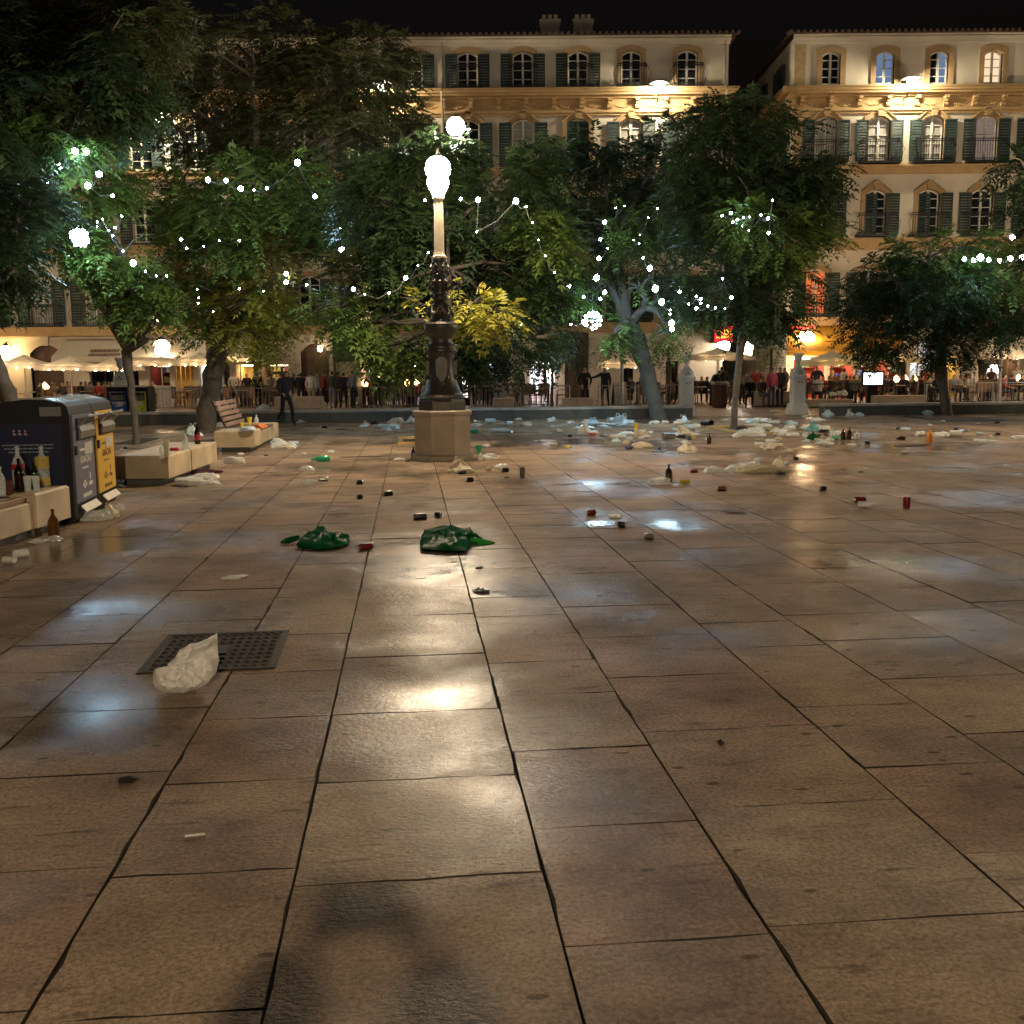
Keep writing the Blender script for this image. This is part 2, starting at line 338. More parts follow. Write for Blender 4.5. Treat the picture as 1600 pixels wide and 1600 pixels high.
# ================================================================== BUILDINGS
FY = 50.0
zf = lambda py, Y=FY: at(800, py, Y).z
xf = lambda px, py=300, Y=FY: at(px, py, Y).x
CREAM = M('cream_render', (.60,.54,.45), .85, vary=.24, scale=.55, bump=.12, bscale=14)
OCHRE = M('ochre_trim', (.50,.34,.17), .75, vary=.15, scale=2)
SURR = M('ochre_surround', (.40,.27,.145), .8, vary=.15, scale=2)
SHUT = M('green_shutter', (.03,.055,.055), .55, vary=.2)
WHITEP = M('white_paint', (.72,.70,.66), .5, vary=.08)
IRON = M('black_iron', (.012,.012,.013), .5, vary=.2)
DARKG = M('dark_pane', (.012,.016,.022), .08, vary=.2, spec=.6)
CURT = M('curtained_pane', (.42,.41,.40), .35, vary=.3, scale=3)
WARMP = EM('lit_pane_warm', (1,.72,.45), 1.1); BLUEP = EM('lit_pane_blue', (.32,.50,.85), .42); REDP = EM('lit_pane_red', (1,.22,.06), .85); DIMP = EM('lit_pane_dim', (.95,.72,.6), .22)
TILE = M('roof_tile', (.10,.06,.045), .8, vary=.3, scale=3)
WOOD = M('dark_wood_door', (.075,.04,.028), .5, vary=.25, scale=4)

def wall_grid(mb, x0, x1, z0, z1, holes, y=0.0, rev=.28, m=0):
    xs = sorted({x0, x1, *[h[0] for h in holes], *[h[1] for h in holes]}); zs = sorted({z0, z1, *[h[2] for h in holes], *[h[3] for h in holes]})
    xs = [x for x in xs if x0 <= x <= x1]; zs = [z for z in zs if z0 <= z <= z1]
    for a, b in zip(xs[:-1], xs[1:]):
        for c, d in zip(zs[:-1], zs[1:]):
            mx, mz = (a+b)/2, (c+d)/2
            if any(h[0] < mx < h[1] and h[2] < mz < h[3] for h in holes): continue
            mb.quad((a,y,c),(b,y,c),(b,y,d),(a,y,d), m)
    for h in holes:
        a, b, c, d = h
        mb.quad((a,y,c),(a,y+rev,c),(a,y+rev,d),(a,y,d), m); mb.quad((b,y,c),(b,y,d),(b,y+rev,d),(b,y+rev,c), m)
        mb.quad((a,y,d),(a,y+rev,d),(b,y+rev,d),(b,y,d), m); mb.quad((a,y,c),(b,y,c),(b,y+rev,c),(a,y+rev,c), m)
CACHE = {}
def cached(key, fn):
    if key not in CACHE: CACHE[key] = fn()
    return CACHE[key]
def arch(w_, h, rise, n=8):
    return [(-w_/2, 0)]+[(-w_/2+w_*i/n, h-rise*(2*i/n-1)**2) for i in range(n+1)]+[(w_/2, 0)]
def surround_mesh(w_, h, rise, band, key=False):
    def f():
        mb = MB(); inn = arch(w_, h, rise); out = [(x*(w_/2+band)/(w_/2), z+(band if z > 0 else 0)) for x, z in inn]
        for (a, b), (c, d) in zip(zip(inn[:-1], inn[1:]), zip(out[:-1], out[1:])):
            mb.quad((a[0],-.07,a[1]),(b[0],-.07,b[1]),(d[0],-.07,d[1]),(c[0],-.07,c[1]))
            mb.quad((c[0],-.07,c[1]),(d[0],-.07,d[1]),(d[0],.02,d[1]),(c[0],.02,c[1]))
            mb.quad((a[0],-.07,a[1]),(a[0],.26,a[1]),(b[0],.26,b[1]),(b[0],-.07,b[1]))
        if key:      # raised keystone ornament and a curved hood above it
            z = h+band
            mb.prism([(-.11,z-.22),(.11,z-.22),(.17,z+.1),(.1,z+.2),(-.1,z+.2),(-.17,z+.1)], -.17, -.06)
            for s in (-1, 1):
                mb.tube([(s*.14,-.1,z+.08),(s*.34,-.1,z-.01),(s*(w_/2+band*.5),-.1,z-rise-.05),(s*(w_/2+band+.06),-.1,z-rise-.16)], [.05,.045,.04,.03], 5)
        return mb.mesh('window_surround', SURR)
    return cached(('sur', w_, h, rise, band, key), f)
def frame_mesh(w_, h, rise, bars):
    def f():
        mb = MB(); t = .055; a = arch(w_-.02, h-.01, rise); b = [(x*(1-2*t/w_), (z-t) if z > 0 else t) for x, z in a]
        for p, q, r_, s in zip(a[:-1], a[1:], b[:-1], b[1:]):
            mb.quad((p[0],.13,p[1]),(q[0],.13,q[1]),(s[0],.13,s[1]),(r_[0],.13,r_[1])); mb.quad((r_[0],.13,r_[1]),(s[0],.13,s[1]),(s[0],.2,s[1]),(r_[0],.2,r_[1]))
        mb.box(-w_/2+.01,.125,0,w_/2-.01,.2,t*1.6); mb.box(-.05,.12,.06,.05,.2,h-.03)
        for i in range(1, bars+1):
            z = h*i/(bars+1)
            for s in (-1, 1): mb.box(min(s*.05,s*(w_/2-.06)),.14,z-.016,max(s*.05,s*(w_/2-.06)),.19,z+.016)
        return mb.mesh('window', WHITEP)
    return cached(('fr', w_, h, rise, bars), f)
def pane_mesh(w_, h, rise, side, mat):
    def f():
        mb = MB(); a = [p for p in arch(w_-.04, h-.02, rise) if p[0]*side >= -1e-6]
        poly = [(0, .02)]+a if side > 0 else a+[(0, .02)]
        mb.prism(poly, .205, .225); return mb.mesh('pane', mat)
    return cached(('pa', w_, h, rise, side, mat.name), f)
def shutter_mesh(w_, h, mat):
    def f():
        mb = MB(); b = .06
        mb.box(0,-.06,0,b,-.015,h); mb.box(w_-b,-.06,0,w_,-.015,h)
        for z in (0, h*.5-b/2, h-b): mb.box(b,-.06,z,w_-b,-.015,z+b)
        n = int(h/.13)
        for i in range(n):
            z = b+(h-2*b)*(i+.1)/n; mb.quad((b,-.05,z),(w_-b,-.05,z),(w_-b,-.022,z+.11),(b,-.022,z+.11))
        return mb.mesh('shutter', mat)
    return cached(('sh', w_, h, mat.name), f)
def balcony_mesh(w_, h=.95, d=.38):
    def f():
        mb = MB(); mb.box(-w_/2-.06,-d-.06,-.12,w_/2+.06,0,-.02)
        for z in (h, h*.9, .06): mb.box(-w_/2,-d,z-.018,w_/2,-d+.03,z+.018); mb.box(-w_/2,-d,z-.018,-w_/2+.03,0,z+.018); mb.box(w_/2-.03,-d,z-.018,w_/2,0,z+.018)
        n = int(w_/.115)
        for i in range(n+1):
            x = -w_/2+.012+(w_-.024)*i/n; mb.box(x-.009,-d,0,x+.009,-d+.018,h)
        for s in (-1, 1): mb.tube([(s*(w_/2+.05),-d,.05),(s*(w_/2+.2),-d-.05,.5),(s*(w_/2),-d,.9)], .012, 4)
        return mb.mesh('balcony_railing', IRON)
    return cached(('ba', w_, h, d), f)
def window(root, x, z, w_, h, rise, bars, panes, sur=True, band=.2, key=False, shutters=None, balcony=0, sw=None):
    if sur: put('window_surround', surround_mesh(w_, h, rise, band, key), root, (x, 0, z))
    fr = put('window', frame_mesh(w_, h, rise, bars), root, (x, 0, z))
    for s, p in zip((-1, 1), panes): put('pane', pane_mesh(w_, h, rise, s, p), fr)
    if shutters:
        sw = sw or w_*.56
        for s in (-1, 1):
            me = shutter_mesh(sw, h-rise*.9, SHUT)
            if shutters == 'half' and s < 0: put('shutter', me, root, (x-w_/2+.03, .09, z))
            elif shutters == 'closed': put('shutter', shutter_mesh(w_/2-.015, h-rise*.6, SHUT), root, (x+(-w_/2+.01 if s < 0 else .005), .1, z))
            else: put('shutter', me, root, (x-w_/2-sw-.02 if s < 0 else x+w_/2+.02, -.06, z))
    if balcony: put('balcony_railing', balcony_mesh(balcony), root, (x, -.002, z))
def cornice(root, x0, x1, ends=True):
    z0, z1 = zf(182), zf(143)
    mb = MB(); ln = x1-x0; e = .0
    H_ = z1-z0
    for (a, b, d) in ((0,.10,.10),(.10,.17,.17),(.17,.24,.12),(.24,.66,.06),(.66,.74,.22),(.74,.83,.52),(.83,.93,.62),(.93,1.0,.70)):
        mb.box(x0-(.0), -d, z0+a*H_, x1+d*.6, .05, z0+b*H_-.002)
    mb.build('cornice', OCHRE, root)
    def br():
        m_ = MB(); m_.prism([(-.08,-.46),(.08,-.46),(.08,0),(-.08,0)], -.06, -.12); m_.lathe([(.10,-.1),(.10,.1)], 10, (0,0,0), X=Matrix.Translation((0,-.14,-.36)) @ Matrix.Rotation(R(90),4,'Y'))
        m_.box(-.09,-.40,-.13,.09,-.06,-.004); m_.box(-.07,-.24,-.25,.07,-.06,-.13); return m_.mesh('console', OCHRE)
    me = cached('console', br); n = int(ln/1.31)
    def pn():
        m_ = MB()
        for i in range(9):
            t = i/8; ball(m_, (-.42+.84*t, -.065, -.26-.12*math.sin(math.pi*t)), .035+.02*math.sin(math.pi*t), 1)
        m_.box(-.5,-.09,-.5,.5,-.06,-.46); m_.box(-.5,-.09,-.06,.5,-.06,-.02); return m_.mesh('frieze_relief', OCHRE)
    mp = cached('frieze', pn)
    for i in range(n+1):
        x = x0+.35+(ln-.7)*i/n; put('console', me, root, (x, 0, z0+.66*H_))
        if i < n: put('frieze_relief', mp, root, (x+(ln-.7)/n/2, 0, z0+.66*H_))
def roof(root, x0, x1, dep, hipr=True, hipl=False):
    ze = zf(58); zr = ze+1.9; o = .38
    mb = MB(); xr1 = x1-(5.5 if hipr else 0); xr0 = x0+(5.5 if hipl else 0)
    a, b = (x0-o, -o, ze), (x1+o, -o, ze); c, d = (xr1, dep/2, zr), (xr0, dep/2, zr); e, g = (x1+o, dep, ze), (x0-o, dep, ze)
    mb.quad(a, b, c, d); mb.quad(e, g, d, c); mb.add([b, e, c], [(0,1,2)]); mb.add([g, a, d], [(0,1,2)])
    mb.box(x0-o,-o,ze-.07,x1+o,-o+.05,ze-.005)
    mb.build('roof', TILE, root)
    mt = MB(); n = int((x1-x0+2*o)/.29); sl = (zr-ze)/(dep/2+o)
    for i in range(n+1):
        x = x0-o+.1+i*.29; yt = dep/2
        if hipr and x > xr1: yt = -o+(x1+o-x)/(x1+o-xr1)*(dep/2+o)
        if hipl and x < xr0: yt = -o+(x-(x0-o))/(xr0-(x0-o))*(dep/2+o)
        if yt < .2: yt = .2
        mt.tube([(x,-o-.06,ze+.02),(x,yt,ze+.02+sl*(yt+o))], .085, 6)
    tag(mt.build('roof_tile_rows', TILE, root, smooth=True), kind='stuff')

# ---- left building
LB = thing('corner_building', 'long cream four-storey building with green shutters and ochre cornice', 'building', (xf(800), FY, 0))
lx = lambda px: xf(px)-LB.location.x
LX0, LX1 = lx(-130), lx(1134)
cols = [733-85*k for k in range(1, 10)]; cols = sorted(cols+[733, 818, 903, 985, 1071])
holes = []; wins = []
ROW = [(138, 80, .95, .16), (262, 186, 1.05, .2), (376, 303, 1.05, .2), (503, 428, 1.05, .2)]
for ci, c in enumerate(cols):
    for ri, (pb, pt, w_, rise) in enumerate(ROW):
        z0, z1 = zf(pb)+.02, zf(pt); x = lx(c); holes.append((x-w_/2, x+w_/2, z0, z1)); wins.append((c, ri, x, z0, w_, z1-z0, rise))
GF = [  # ground-floor openings: px0, px1, py top, kind
    (30,82,533,'arch_door'), (122,166,566,'shop_dark'), (170,200,566,'shop_dark'), (216,250,566,'bar_red'), (258,288,560,'yellow_door'), (298,330,560,'shop_lit'),
    (336,346,560,'dark'), (356,384,566,'yellow_room'), (392,440,566,'bar'), (461,506,533,'wood_door'), (556,588,566,'shelves'), (594,624,566,'poster'), (630,650,568,'pink'),
    (737,773,568,'screens'), (826,866,566,'white_room'), (882,921,520,'dark_door'), (976,992,566,'window'), (1044,1064,566,'window')]
gh = []
for (a, b, t, kd) in GF: gh.append((lx(a), lx(b), 0.0, zf(t), kd))
mb = MB(); wall_grid(mb, LX0, LX1, 0, zf(60), holes+[h[:4] for h in gh])
mb.quad((LX1,0,0),(LX1,14,0),(LX1,14,zf(60)),(LX1,0,zf(60))); mb.quad((LX0,0,0),(LX0,0,zf(60)),(LX0,14,zf(60)),(LX0,14,0)); mb.quad((LX0,14,0),(LX0,14,zf(60)),(LX1,14,zf(60)),(LX1,14,0))
mb.build('wall', CREAM, LB)
for (c, ri, x, z0, w_, h, rise) in wins:
    pn = (DARKG, DARKG); sh = 'open'
    if ri == 1 and c in (818,): pn = (CURT, CURT)
    if ri == 1 and c in (985, 1071): pn = (CURT, CURT)
    if ri == 3 and c in (53, 138): pn = (CURT, CURT)
    if ri == 3 and c == 563: pn = (WARMP, WARMP)
    if ri == 0 and c in (985, 1071): sh = None
    if ri == 1 and c == 903: sh = 'closed'
    window(LB, x, z0, w_, h, rise, 3 if ri == 0 else 4, pn, key=(ri == 1), shutters=sh, balcony=(1.35 if ri == 0 else 1.9) if ri in (0, 2, 3) else 0)
cornice(LB, LX0, LX1); roof(LB, LX0, LX1, 14)
for (a, b, d, nm) in ((520,506,.42,'storey_band'), (394,379,.22,'storey_band'), (277,264,.2,'storey_band'), (72,63,.14,'eaves_band'), (61,58,.3,'eaves_band')):
    m_ = MB(); m_.box(LX0,-d,zf(a),LX1+.05,.02,zf(b)); m_.box(LX0,-d-.06,zf(b)-.1,LX1+.08,.02,zf(b)+.003); m_.build(nm, OCHRE if nm == 'storey_band' else CREAM, LB)
for px in (694, 1128):
    MB().tube([(lx(px),-.1,zf(62)),(lx(px),-.1,zf(138)),(lx(px),-.75,zf(143)),(lx(px),-.75,zf(150)),(lx(px),-.12,zf(186)),(lx(px),-.12,.2)], .055, 8).build('drainpipe', M('drainpipe', (.30,.26,.21), .6), LB, smooth=True)
for px in (690, 1120):
    MB().box(lx(px)-.45,-.06,zf(258),lx(px)+.45,.01,zf(184)).build('pilaster', CREAM, LB); MB().box(lx(px)-.42,-.05,zf(138),lx(px)+.42,.01,zf(74)).build('pilaster', CREAM, LB)
for px in (868, 925):
    mb = MB(); mb.box(-.5,-.35,0,.5,.35,1.0).box(-.56,-.42,1.0,.56,.42,1.12)
    for s in (-.3, 0, .3): mb.box(s-.1,-.2,1.12,s+.1,.2,1.4)
    mb.build('chimney', CREAM, LB, (lx(px), 6.5, zf(58)+1.62))

def room(root, h, kd):
    """what is seen in a ground-floor opening"""
    x0, x1, z0, z1, kd = h; wd = x1-x0; xc = (x0+x1)/2
    STONE = M('door_stone', (.50,.45,.38), .7, vary=.1)
    if kd in ('arch_door', 'wood_door', 'dark_door'):
        rise = .42
        if kd != 'dark_door': put('door_surround', cached(('ds', round(wd,2)), lambda: door_sur(wd, z1, rise, STONE)), root, (xc, 0, 0))
        dm = MB(); hw = wd/2
        for s in (-1, 1):
            a, b = (-hw+.02, -.01) if s < 0 else (.01, hw-.02)
            dm.box(a,.2,.02,b,.26,z1-.02)
            for (p, q) in ((.06,.24), (.30,.56), (.62,.88)):
                dm.box(a+.14,.165,z1*p,b-.14,.2,z1*q); dm.box(a+.22,.15,z1*p+.08,b-.22,.165,z1*q-.08)
        o = dm.build('door', WOOD, root, (xc, 0, 0))
        MB().lathe([(.03,0),(.04,.04),(.0,.06)], 8, X=Matrix.Translation((.1,.15,1.05)) @ Matrix.Rotation(R(90),4,'X')).build('handle', M('brass', (.5,.35,.12), .3, 1.0), o)
        return
    D = 2.2
    wl = {'yellow_door': (.55,.36,.10), 'yellow_room': (.62,.45,.16), 'bar': (.16,.09,.05), 'bar_red': (.25,.03,.03), 'shop_lit': (.6,.6,.62), 'shelves': (.4,.27,.2), 'poster': (.2,.15,.12), 'pink': (.5,.3,.34), 'screens': (.12,.12,.16), 'white_room': (.7,.55,.55), 'shop_dark': (.06,.05,.05), 'dark': (.03,.03,.03), 'window': (.05,.045,.04), 'red_room': (.45,.09,.05), 'white_shop': (.7,.68,.64)}[kd]
    m_ = MB(); y0, y1 = .281, D
    m_.quad((x0,y1,z0),(x1,y1,z0),(x1,y1,z1),(x0,y1,z1)); m_.quad((x0,y0,z0),(x0,y1,z0),(x0,y1,z1),(x0,y0,z1)); m_.quad((x1,y0,z0),(x1,y1,z0),(x1,y1,z1),(x1,y0,z1)); m_.quad((x0,y0,z1),(x1,y0,z1),(x1,y1,z1),(x0,y1,z1)); m_.quad((x0,y0,.01),(x1,y0,.01),(x1,y1,.01),(x0,y1,.01))
    rm = m_.build('shop_room', M('room_'+kd, wl, .7, vary=.2, scale=1.5), root)
    pw = {'yellow_door': 3, 'yellow_room': 4, 'bar': 2.2, 'bar_red': .7, 'shop_lit': 7, 'shelves': 6, 'poster': 2.5, 'pink': 4, 'screens': 1.5, 'white_room': 9, 'red_room': 3.5, 'white_shop': 6}.get(kd, 0)
    if pw:
        cl = (1,.78,.5) if kd in ('yellow_door','yellow_room','bar','bar_red','red_room','shelves') else (.9,.95,1)
        MB().box(xc-wd*.3,.7,z1-.08,xc+wd*.3,1.5,z1-.03).build('ceiling_lamp', EM('room_lamp_'+kd, cl, pw*4.0), rm)
    cs = [(.55,.1,.06),(.08,.12,.45),(.7,.55,.1),(.6,.6,.6),(.1,.3,.12),(.35,.2,.1)]
    r2 = random.Random(int(abs(x0)*100))
    if kd in ('shelves', 'bar', 'shop_lit', 'bar_red', 'red_room', 'screens', 'shop_dark', 'white_shop'):
        mats = [M('shelf_board', (.25,.18,.12), .6)]+[M('shelf_goods_%d' % i, c, .4) for i, c in enumerate(cs)]
        g = MB()
        for z in (.5, 1.0, 1.5, 2.0):
            if z > z1-.3: break
            g.box(x0+.1,1.75,z,x1-.1,2.1,z+.04); x = x0+.14
            while x < x1-.3:
                ww = r2.uniform(.07,.22); g.box(x,1.8,z+.04,x+ww*.9,2.0,z+.04+r2.uniform(.14,.36), 1+r2.randrange(6)); x += ww+.02
        g.build('shelf', mats, rm)
    if kd == 'shelves':
        for z in (2.25, 1.8, 1.42): MB().box(x0+.12,1.7,z,x1-.2,1.74,z+.2).build('light_box', EM('shelf_light', (1,.97,.92), 2.2), rm)
    if kd == 'screens':
        for i, (cz, cl) in enumerate(((2.15,(.3,.55,1)), (1.75,(.3,.45,.9)), (1.35,(1,.5,.06)))):
            for j in (0, 1): MB().box(x0+.1+j*.55,1.5,cz-.15,x0+.58+j*.55,1.55,cz+.16).build('screen', EM('screen_%d' % i, cl, 1.6 if i < 2 else 1.3), rm)
    if kd == 'poster':
        p = MB(); p.box(x0+.05,.1,.95,x1-.05,.14,z1-.15)
        for i in range(3):
            for j in range(2):
                p.lathe([(.14,0),(.14,.012)], 14, m=1, X=Matrix.Translation((x0+.2+i*(wd-.4)/2, .1, 1.25+j*.55)) @ Matrix.Rotation(R(90),4,'X'))
                p.lathe([(.07,0),(.07,.016)], 10, m=2, X=Matrix.Translation((x0+.2+i*(wd-.4)/2, .1, 1.25+j*.55)) @ Matrix.Rotation(R(90),4,'X'))
        p.build('menu_board', [M('menu_white', (.75,.74,.72), .5, emit=.25, ecol=(.9,.9,.95)), M('menu_dark', (.05,.05,.06), .5), M('menu_grey', (.35,.3,.28), .5)], rm)
    if kd == 'yellow_door':
        d = MB()
        for i in range(4): d.box(x0+.03+i*wd/4,.2,.05,x0+(i+1)*wd/4-.02,.26,z1-.05)
        d.build('shutter_door', M('yellow_door', (.6,.36,.06), .45, vary=.12), rm)
    if kd == 'white_room':
        for s in (x0+.08, x1-.42): MB().box(s,.3,.5,s+.34,.34,z1-.1).build('lit_panel', EM('white_panel', (.92,.96,1), 2.2), rm)
    if kd in ('shop_dark', 'window', 'dark'):
        MB().box(x0,.24,.0,x1,.27,z1).build('glass_pane', DARKG, rm)
        MB().box(xc-.03,.2,0,xc+.03,.28,z1).box(x0,.2,.0,x1,.28,.5).build('shop_frame', M('shop_frame', (.06,.045,.035), .5), rm)
def door_sur(wd, h, rise, mat):
    mb = MB(); inn = arch(wd, h, rise); b = .36; out = [(x*(wd/2+b)/(wd/2), z+(b*.8 if z > 0 else 0)) for x, z in inn]
    for (a, c), (d, e) in zip(zip(inn[:-1], inn[1:]), zip(out[:-1], out[1:])):
        mb.quad((a[0],-.1,a[1]),(c[0],-.1,c[1]),(e[0],-.1,e[1]),(d[0],-.1,d[1])); mb.quad((d[0],-.1,d[1]),(e[0],-.1,e[1]),(e[0],.02,e[1]),(d[0],.02,d[1])); mb.quad((a[0],-.1,a[1]),(a[0],.25,a[1]),(c[0],.25,c[1]),(c[0],-.1,c[1]))
    for s in (-1, 1): mb.box(min(s*(wd/2+.0),s*(wd/2+b+.05)),-.14,0,max(s*(wd/2),s*(wd/2+b+.05)),0,.7)
    mb.prism([(-.16,h-.05),(.16,h-.05),(.22,h+.5),(-.22,h+.5)], -.2, -.08); return mb.mesh('door_surround', mat)
for h in gh: room(LB, h, h[4])

# ---- right building
RB = thing('end_building', 'cream four-storey building at the right with a floodlit cornice', 'building', (xf(1420), FY, 0))
rx = lambda px: xf(px)-RB.location.x
RX0, RX1 = rx(1236), rx(1790)
rcols = [1292, 1375, 1458, 1541, 1624, 1707]
holes = []; wins = []
RROW = [(137, 84, .86, .16), (258, 186, 1.02, .2), (372, 301, 1.02, .2), (497, 424, 1.02, .2)]
for ci, c in enumerate(rcols):
    for ri, (pb, pt, w_, rise) in enumerate(RROW):
        c2 = c-(0, 5, 6, 12)[ri]; z0, z1 = zf(pb)+.02, zf(pt); x = rx(c2); holes.append((x-w_/2, x+w_/2, z0, z1)); wins.append((c, ri, x, z0, w_, z1-z0, rise))
RGF = [(1248,1300,562,'red_room'), (1306,1346,562,'red_room'), (1352,1402,562,'red_room'), (1412,1430,562,'dark'), (1434,1452,562,'white_shop'), (1462,1484,562,'window'), (1490,1514,562,'yellow_room'), (1530,1556,562,'window'), (1572,1610,562,'bar'), (1630,1690,562,'shop_lit')]
gh = [(rx(a), rx(b), 0.0, zf(t), kd) for (a, b, t, kd) in RGF]
mb = MB(); wall_grid(mb, RX0, RX1, 0, zf(60), holes+[h[:4] for h in gh])
SIDE = [(4.0,2.6), (7.4,2.6), (10.8,2.6)]
mb.quad((RX0,0,0),(RX0,0,zf(60)),(RX0,16,zf(60)),(RX0,16,0)); mb.quad((RX1,0,0),(RX1,16,0),(RX1,16,zf(60)),(RX1,0,zf(60))); mb.quad((RX0,16,0),(RX0,16,zf(60)),(RX1,16,zf(60)),(RX1,16,0))
mb.build('wall', CREAM, RB)
for (c, ri, x, z0, w_, h, rise) in wins:
    pn = (DARKG, DARKG); sh = 'open'
    if ri == 0: sh = None; pn = {1375: (BLUEP, BLUEP), 1458: (DARKG, BLUEP), 1541: (WARMP, WARMP)}.get(c, pn)
    if ri == 1: pn = {1541: (DIMP, DIMP)}.get(c, (CURT, CURT))
    if ri == 2 and c in (1375, 1458): sh = 'half'
    if ri == 3 and c == 1292: pn = (REDP, REDP)
    window(RB, x, z0, w_, h, rise, 3 if ri == 0 else 4, pn, key=ri in (1, 2), shutters=sh, balcony=1.75 if ri in (1, 2, 3) else 0, band=.24 if ri == 0 else .2)
cornice(RB, RX0, RX1); roof(RB, RX0, RX1, 16, hipr=False, hipl=True)
MB().box(RX0-.62,-.6,zf(150),RX0,16,zf(143)).box(RX0-.3,-.3,zf(168),RX0,16,zf(150)).build('side_cornice', OCHRE, RB)
for (a, b, d, nm) in ((513,500,.4,'storey_band'), (395,378,.22,'storey_band'), (277,263,.2,'storey_band'), (72,63,.14,'eaves_band'), (61,58,.3,'eaves_band')):
    m_ = MB(); m_.box(RX0-.05,-d,zf(a),RX1,.02,zf(b)); m_.box(RX0-.08,-d-.06,zf(b)-.1,RX1,.02,zf(b)+.003); m_.build(nm, OCHRE if nm == 'storey_band' else CREAM, RB)
MB().box(RX0,-.06,zf(378),RX0+.9,.01,zf(180)).build('pilaster', M('ochre_pilaster', (.45,.33,.18), .8), RB); MB().box(RX0,-.05,zf(138),RX0+.5,.01,zf(74)).build('pilaster', M('ochre_pilaster'), RB)
for h in gh: room(RB, h, h[4])
for yy in (2.6, 6.0, 9.4):
    for (pb, pt, w_, rise) in RROW:
        z0, z1 = zf(pb), zf(pt)
        o = MB().box(-.06,yy-.5,z0,.0,yy+.5,z1).box(-.1,yy-1.0,z0,-.01,yy-.52,z1-.1).box(-.1,yy+.52,z0,-.01,yy+1.0,z1-.1).build('side_shutter', SHUT, RB, (RX0, 0, 0))
# ---- building that closes the side street between them, with a lit shop
SB = thing('street_end_building', 'ochre house closing the side street behind a pink lit shop', 'building', (xf(1185,300,78), 78, 0))
mb = MB(); wall_grid(mb, -7, 8, 0, 9.0, [(-2.6,2.0,0,3.1)]); mb.quad((-7,0,9),(8,0,9),(8,6,9),(-7,6,9)); mb.build('wall', M('side_street_render', (.33,.22,.12), .85, vary=.2, scale=.6), SB)
room(SB, (-2.6, 2.0, 0, 3.1, 'pink'), 'pink')
def g_():
    g = MB(); r2 = random.Random(3)
    for z in (.3, .8, 1.3, 1.8, 2.3):
        g.box(-2.5,1.6,z,1.9,2.0,z+.05); x = -2.45
        while x < 1.7: ww = r2.uniform(.12,.35); g.box(x,1.6,z+.05,x+ww*.9,1.9,z+.05+r2.uniform(.2,.4), 1+r2.randrange(3)); x += ww
    g.build('shelf', [M('shelf_board'), M('shelf_goods_0'), M('shelf_goods_3'), M('shelf_pink', (.6,.25,.28), .5)], SB)
g_()

# ---- floodlights standing on the cornices
FLOOD = EM('flood_glow', (1,.85,.56), L_FLOOD)
for (px, py, lb) in ((597,137,'floodlight on the ochre cornice seen through the big tree'), (1030,137,'floodlight on the cornice near the right end of the long building'), (1425,130,'floodlight on the cornice of the right-hand building'), (250,185,'floodlight on the facade glimpsed through the leaves at left')):
    p = at(px, py, FY-1.05); t = thing('floodlight', lb, 'floodlight', p, 0, 'floodlights on the facades')
    m_ = MB(); m_.lathe([(.46,.2),(.45,.22),(.3,.27),(0,.3)], 20, c=(0,.14,0)).box(-.16,.17,-.12,.16,.24,.2); m_.build('housing', IRON, t, smooth=True)
    ball(MB(), (0,0,0), .19, 2, s=(1.25,.8,1)).build('lens', FLOOD, t, smooth=True)
    MB().tube([(0,.2,-.2),(0,.6,-.45),(0,1.0,-.4)], .03, 6).build('bracket', IRON, t)
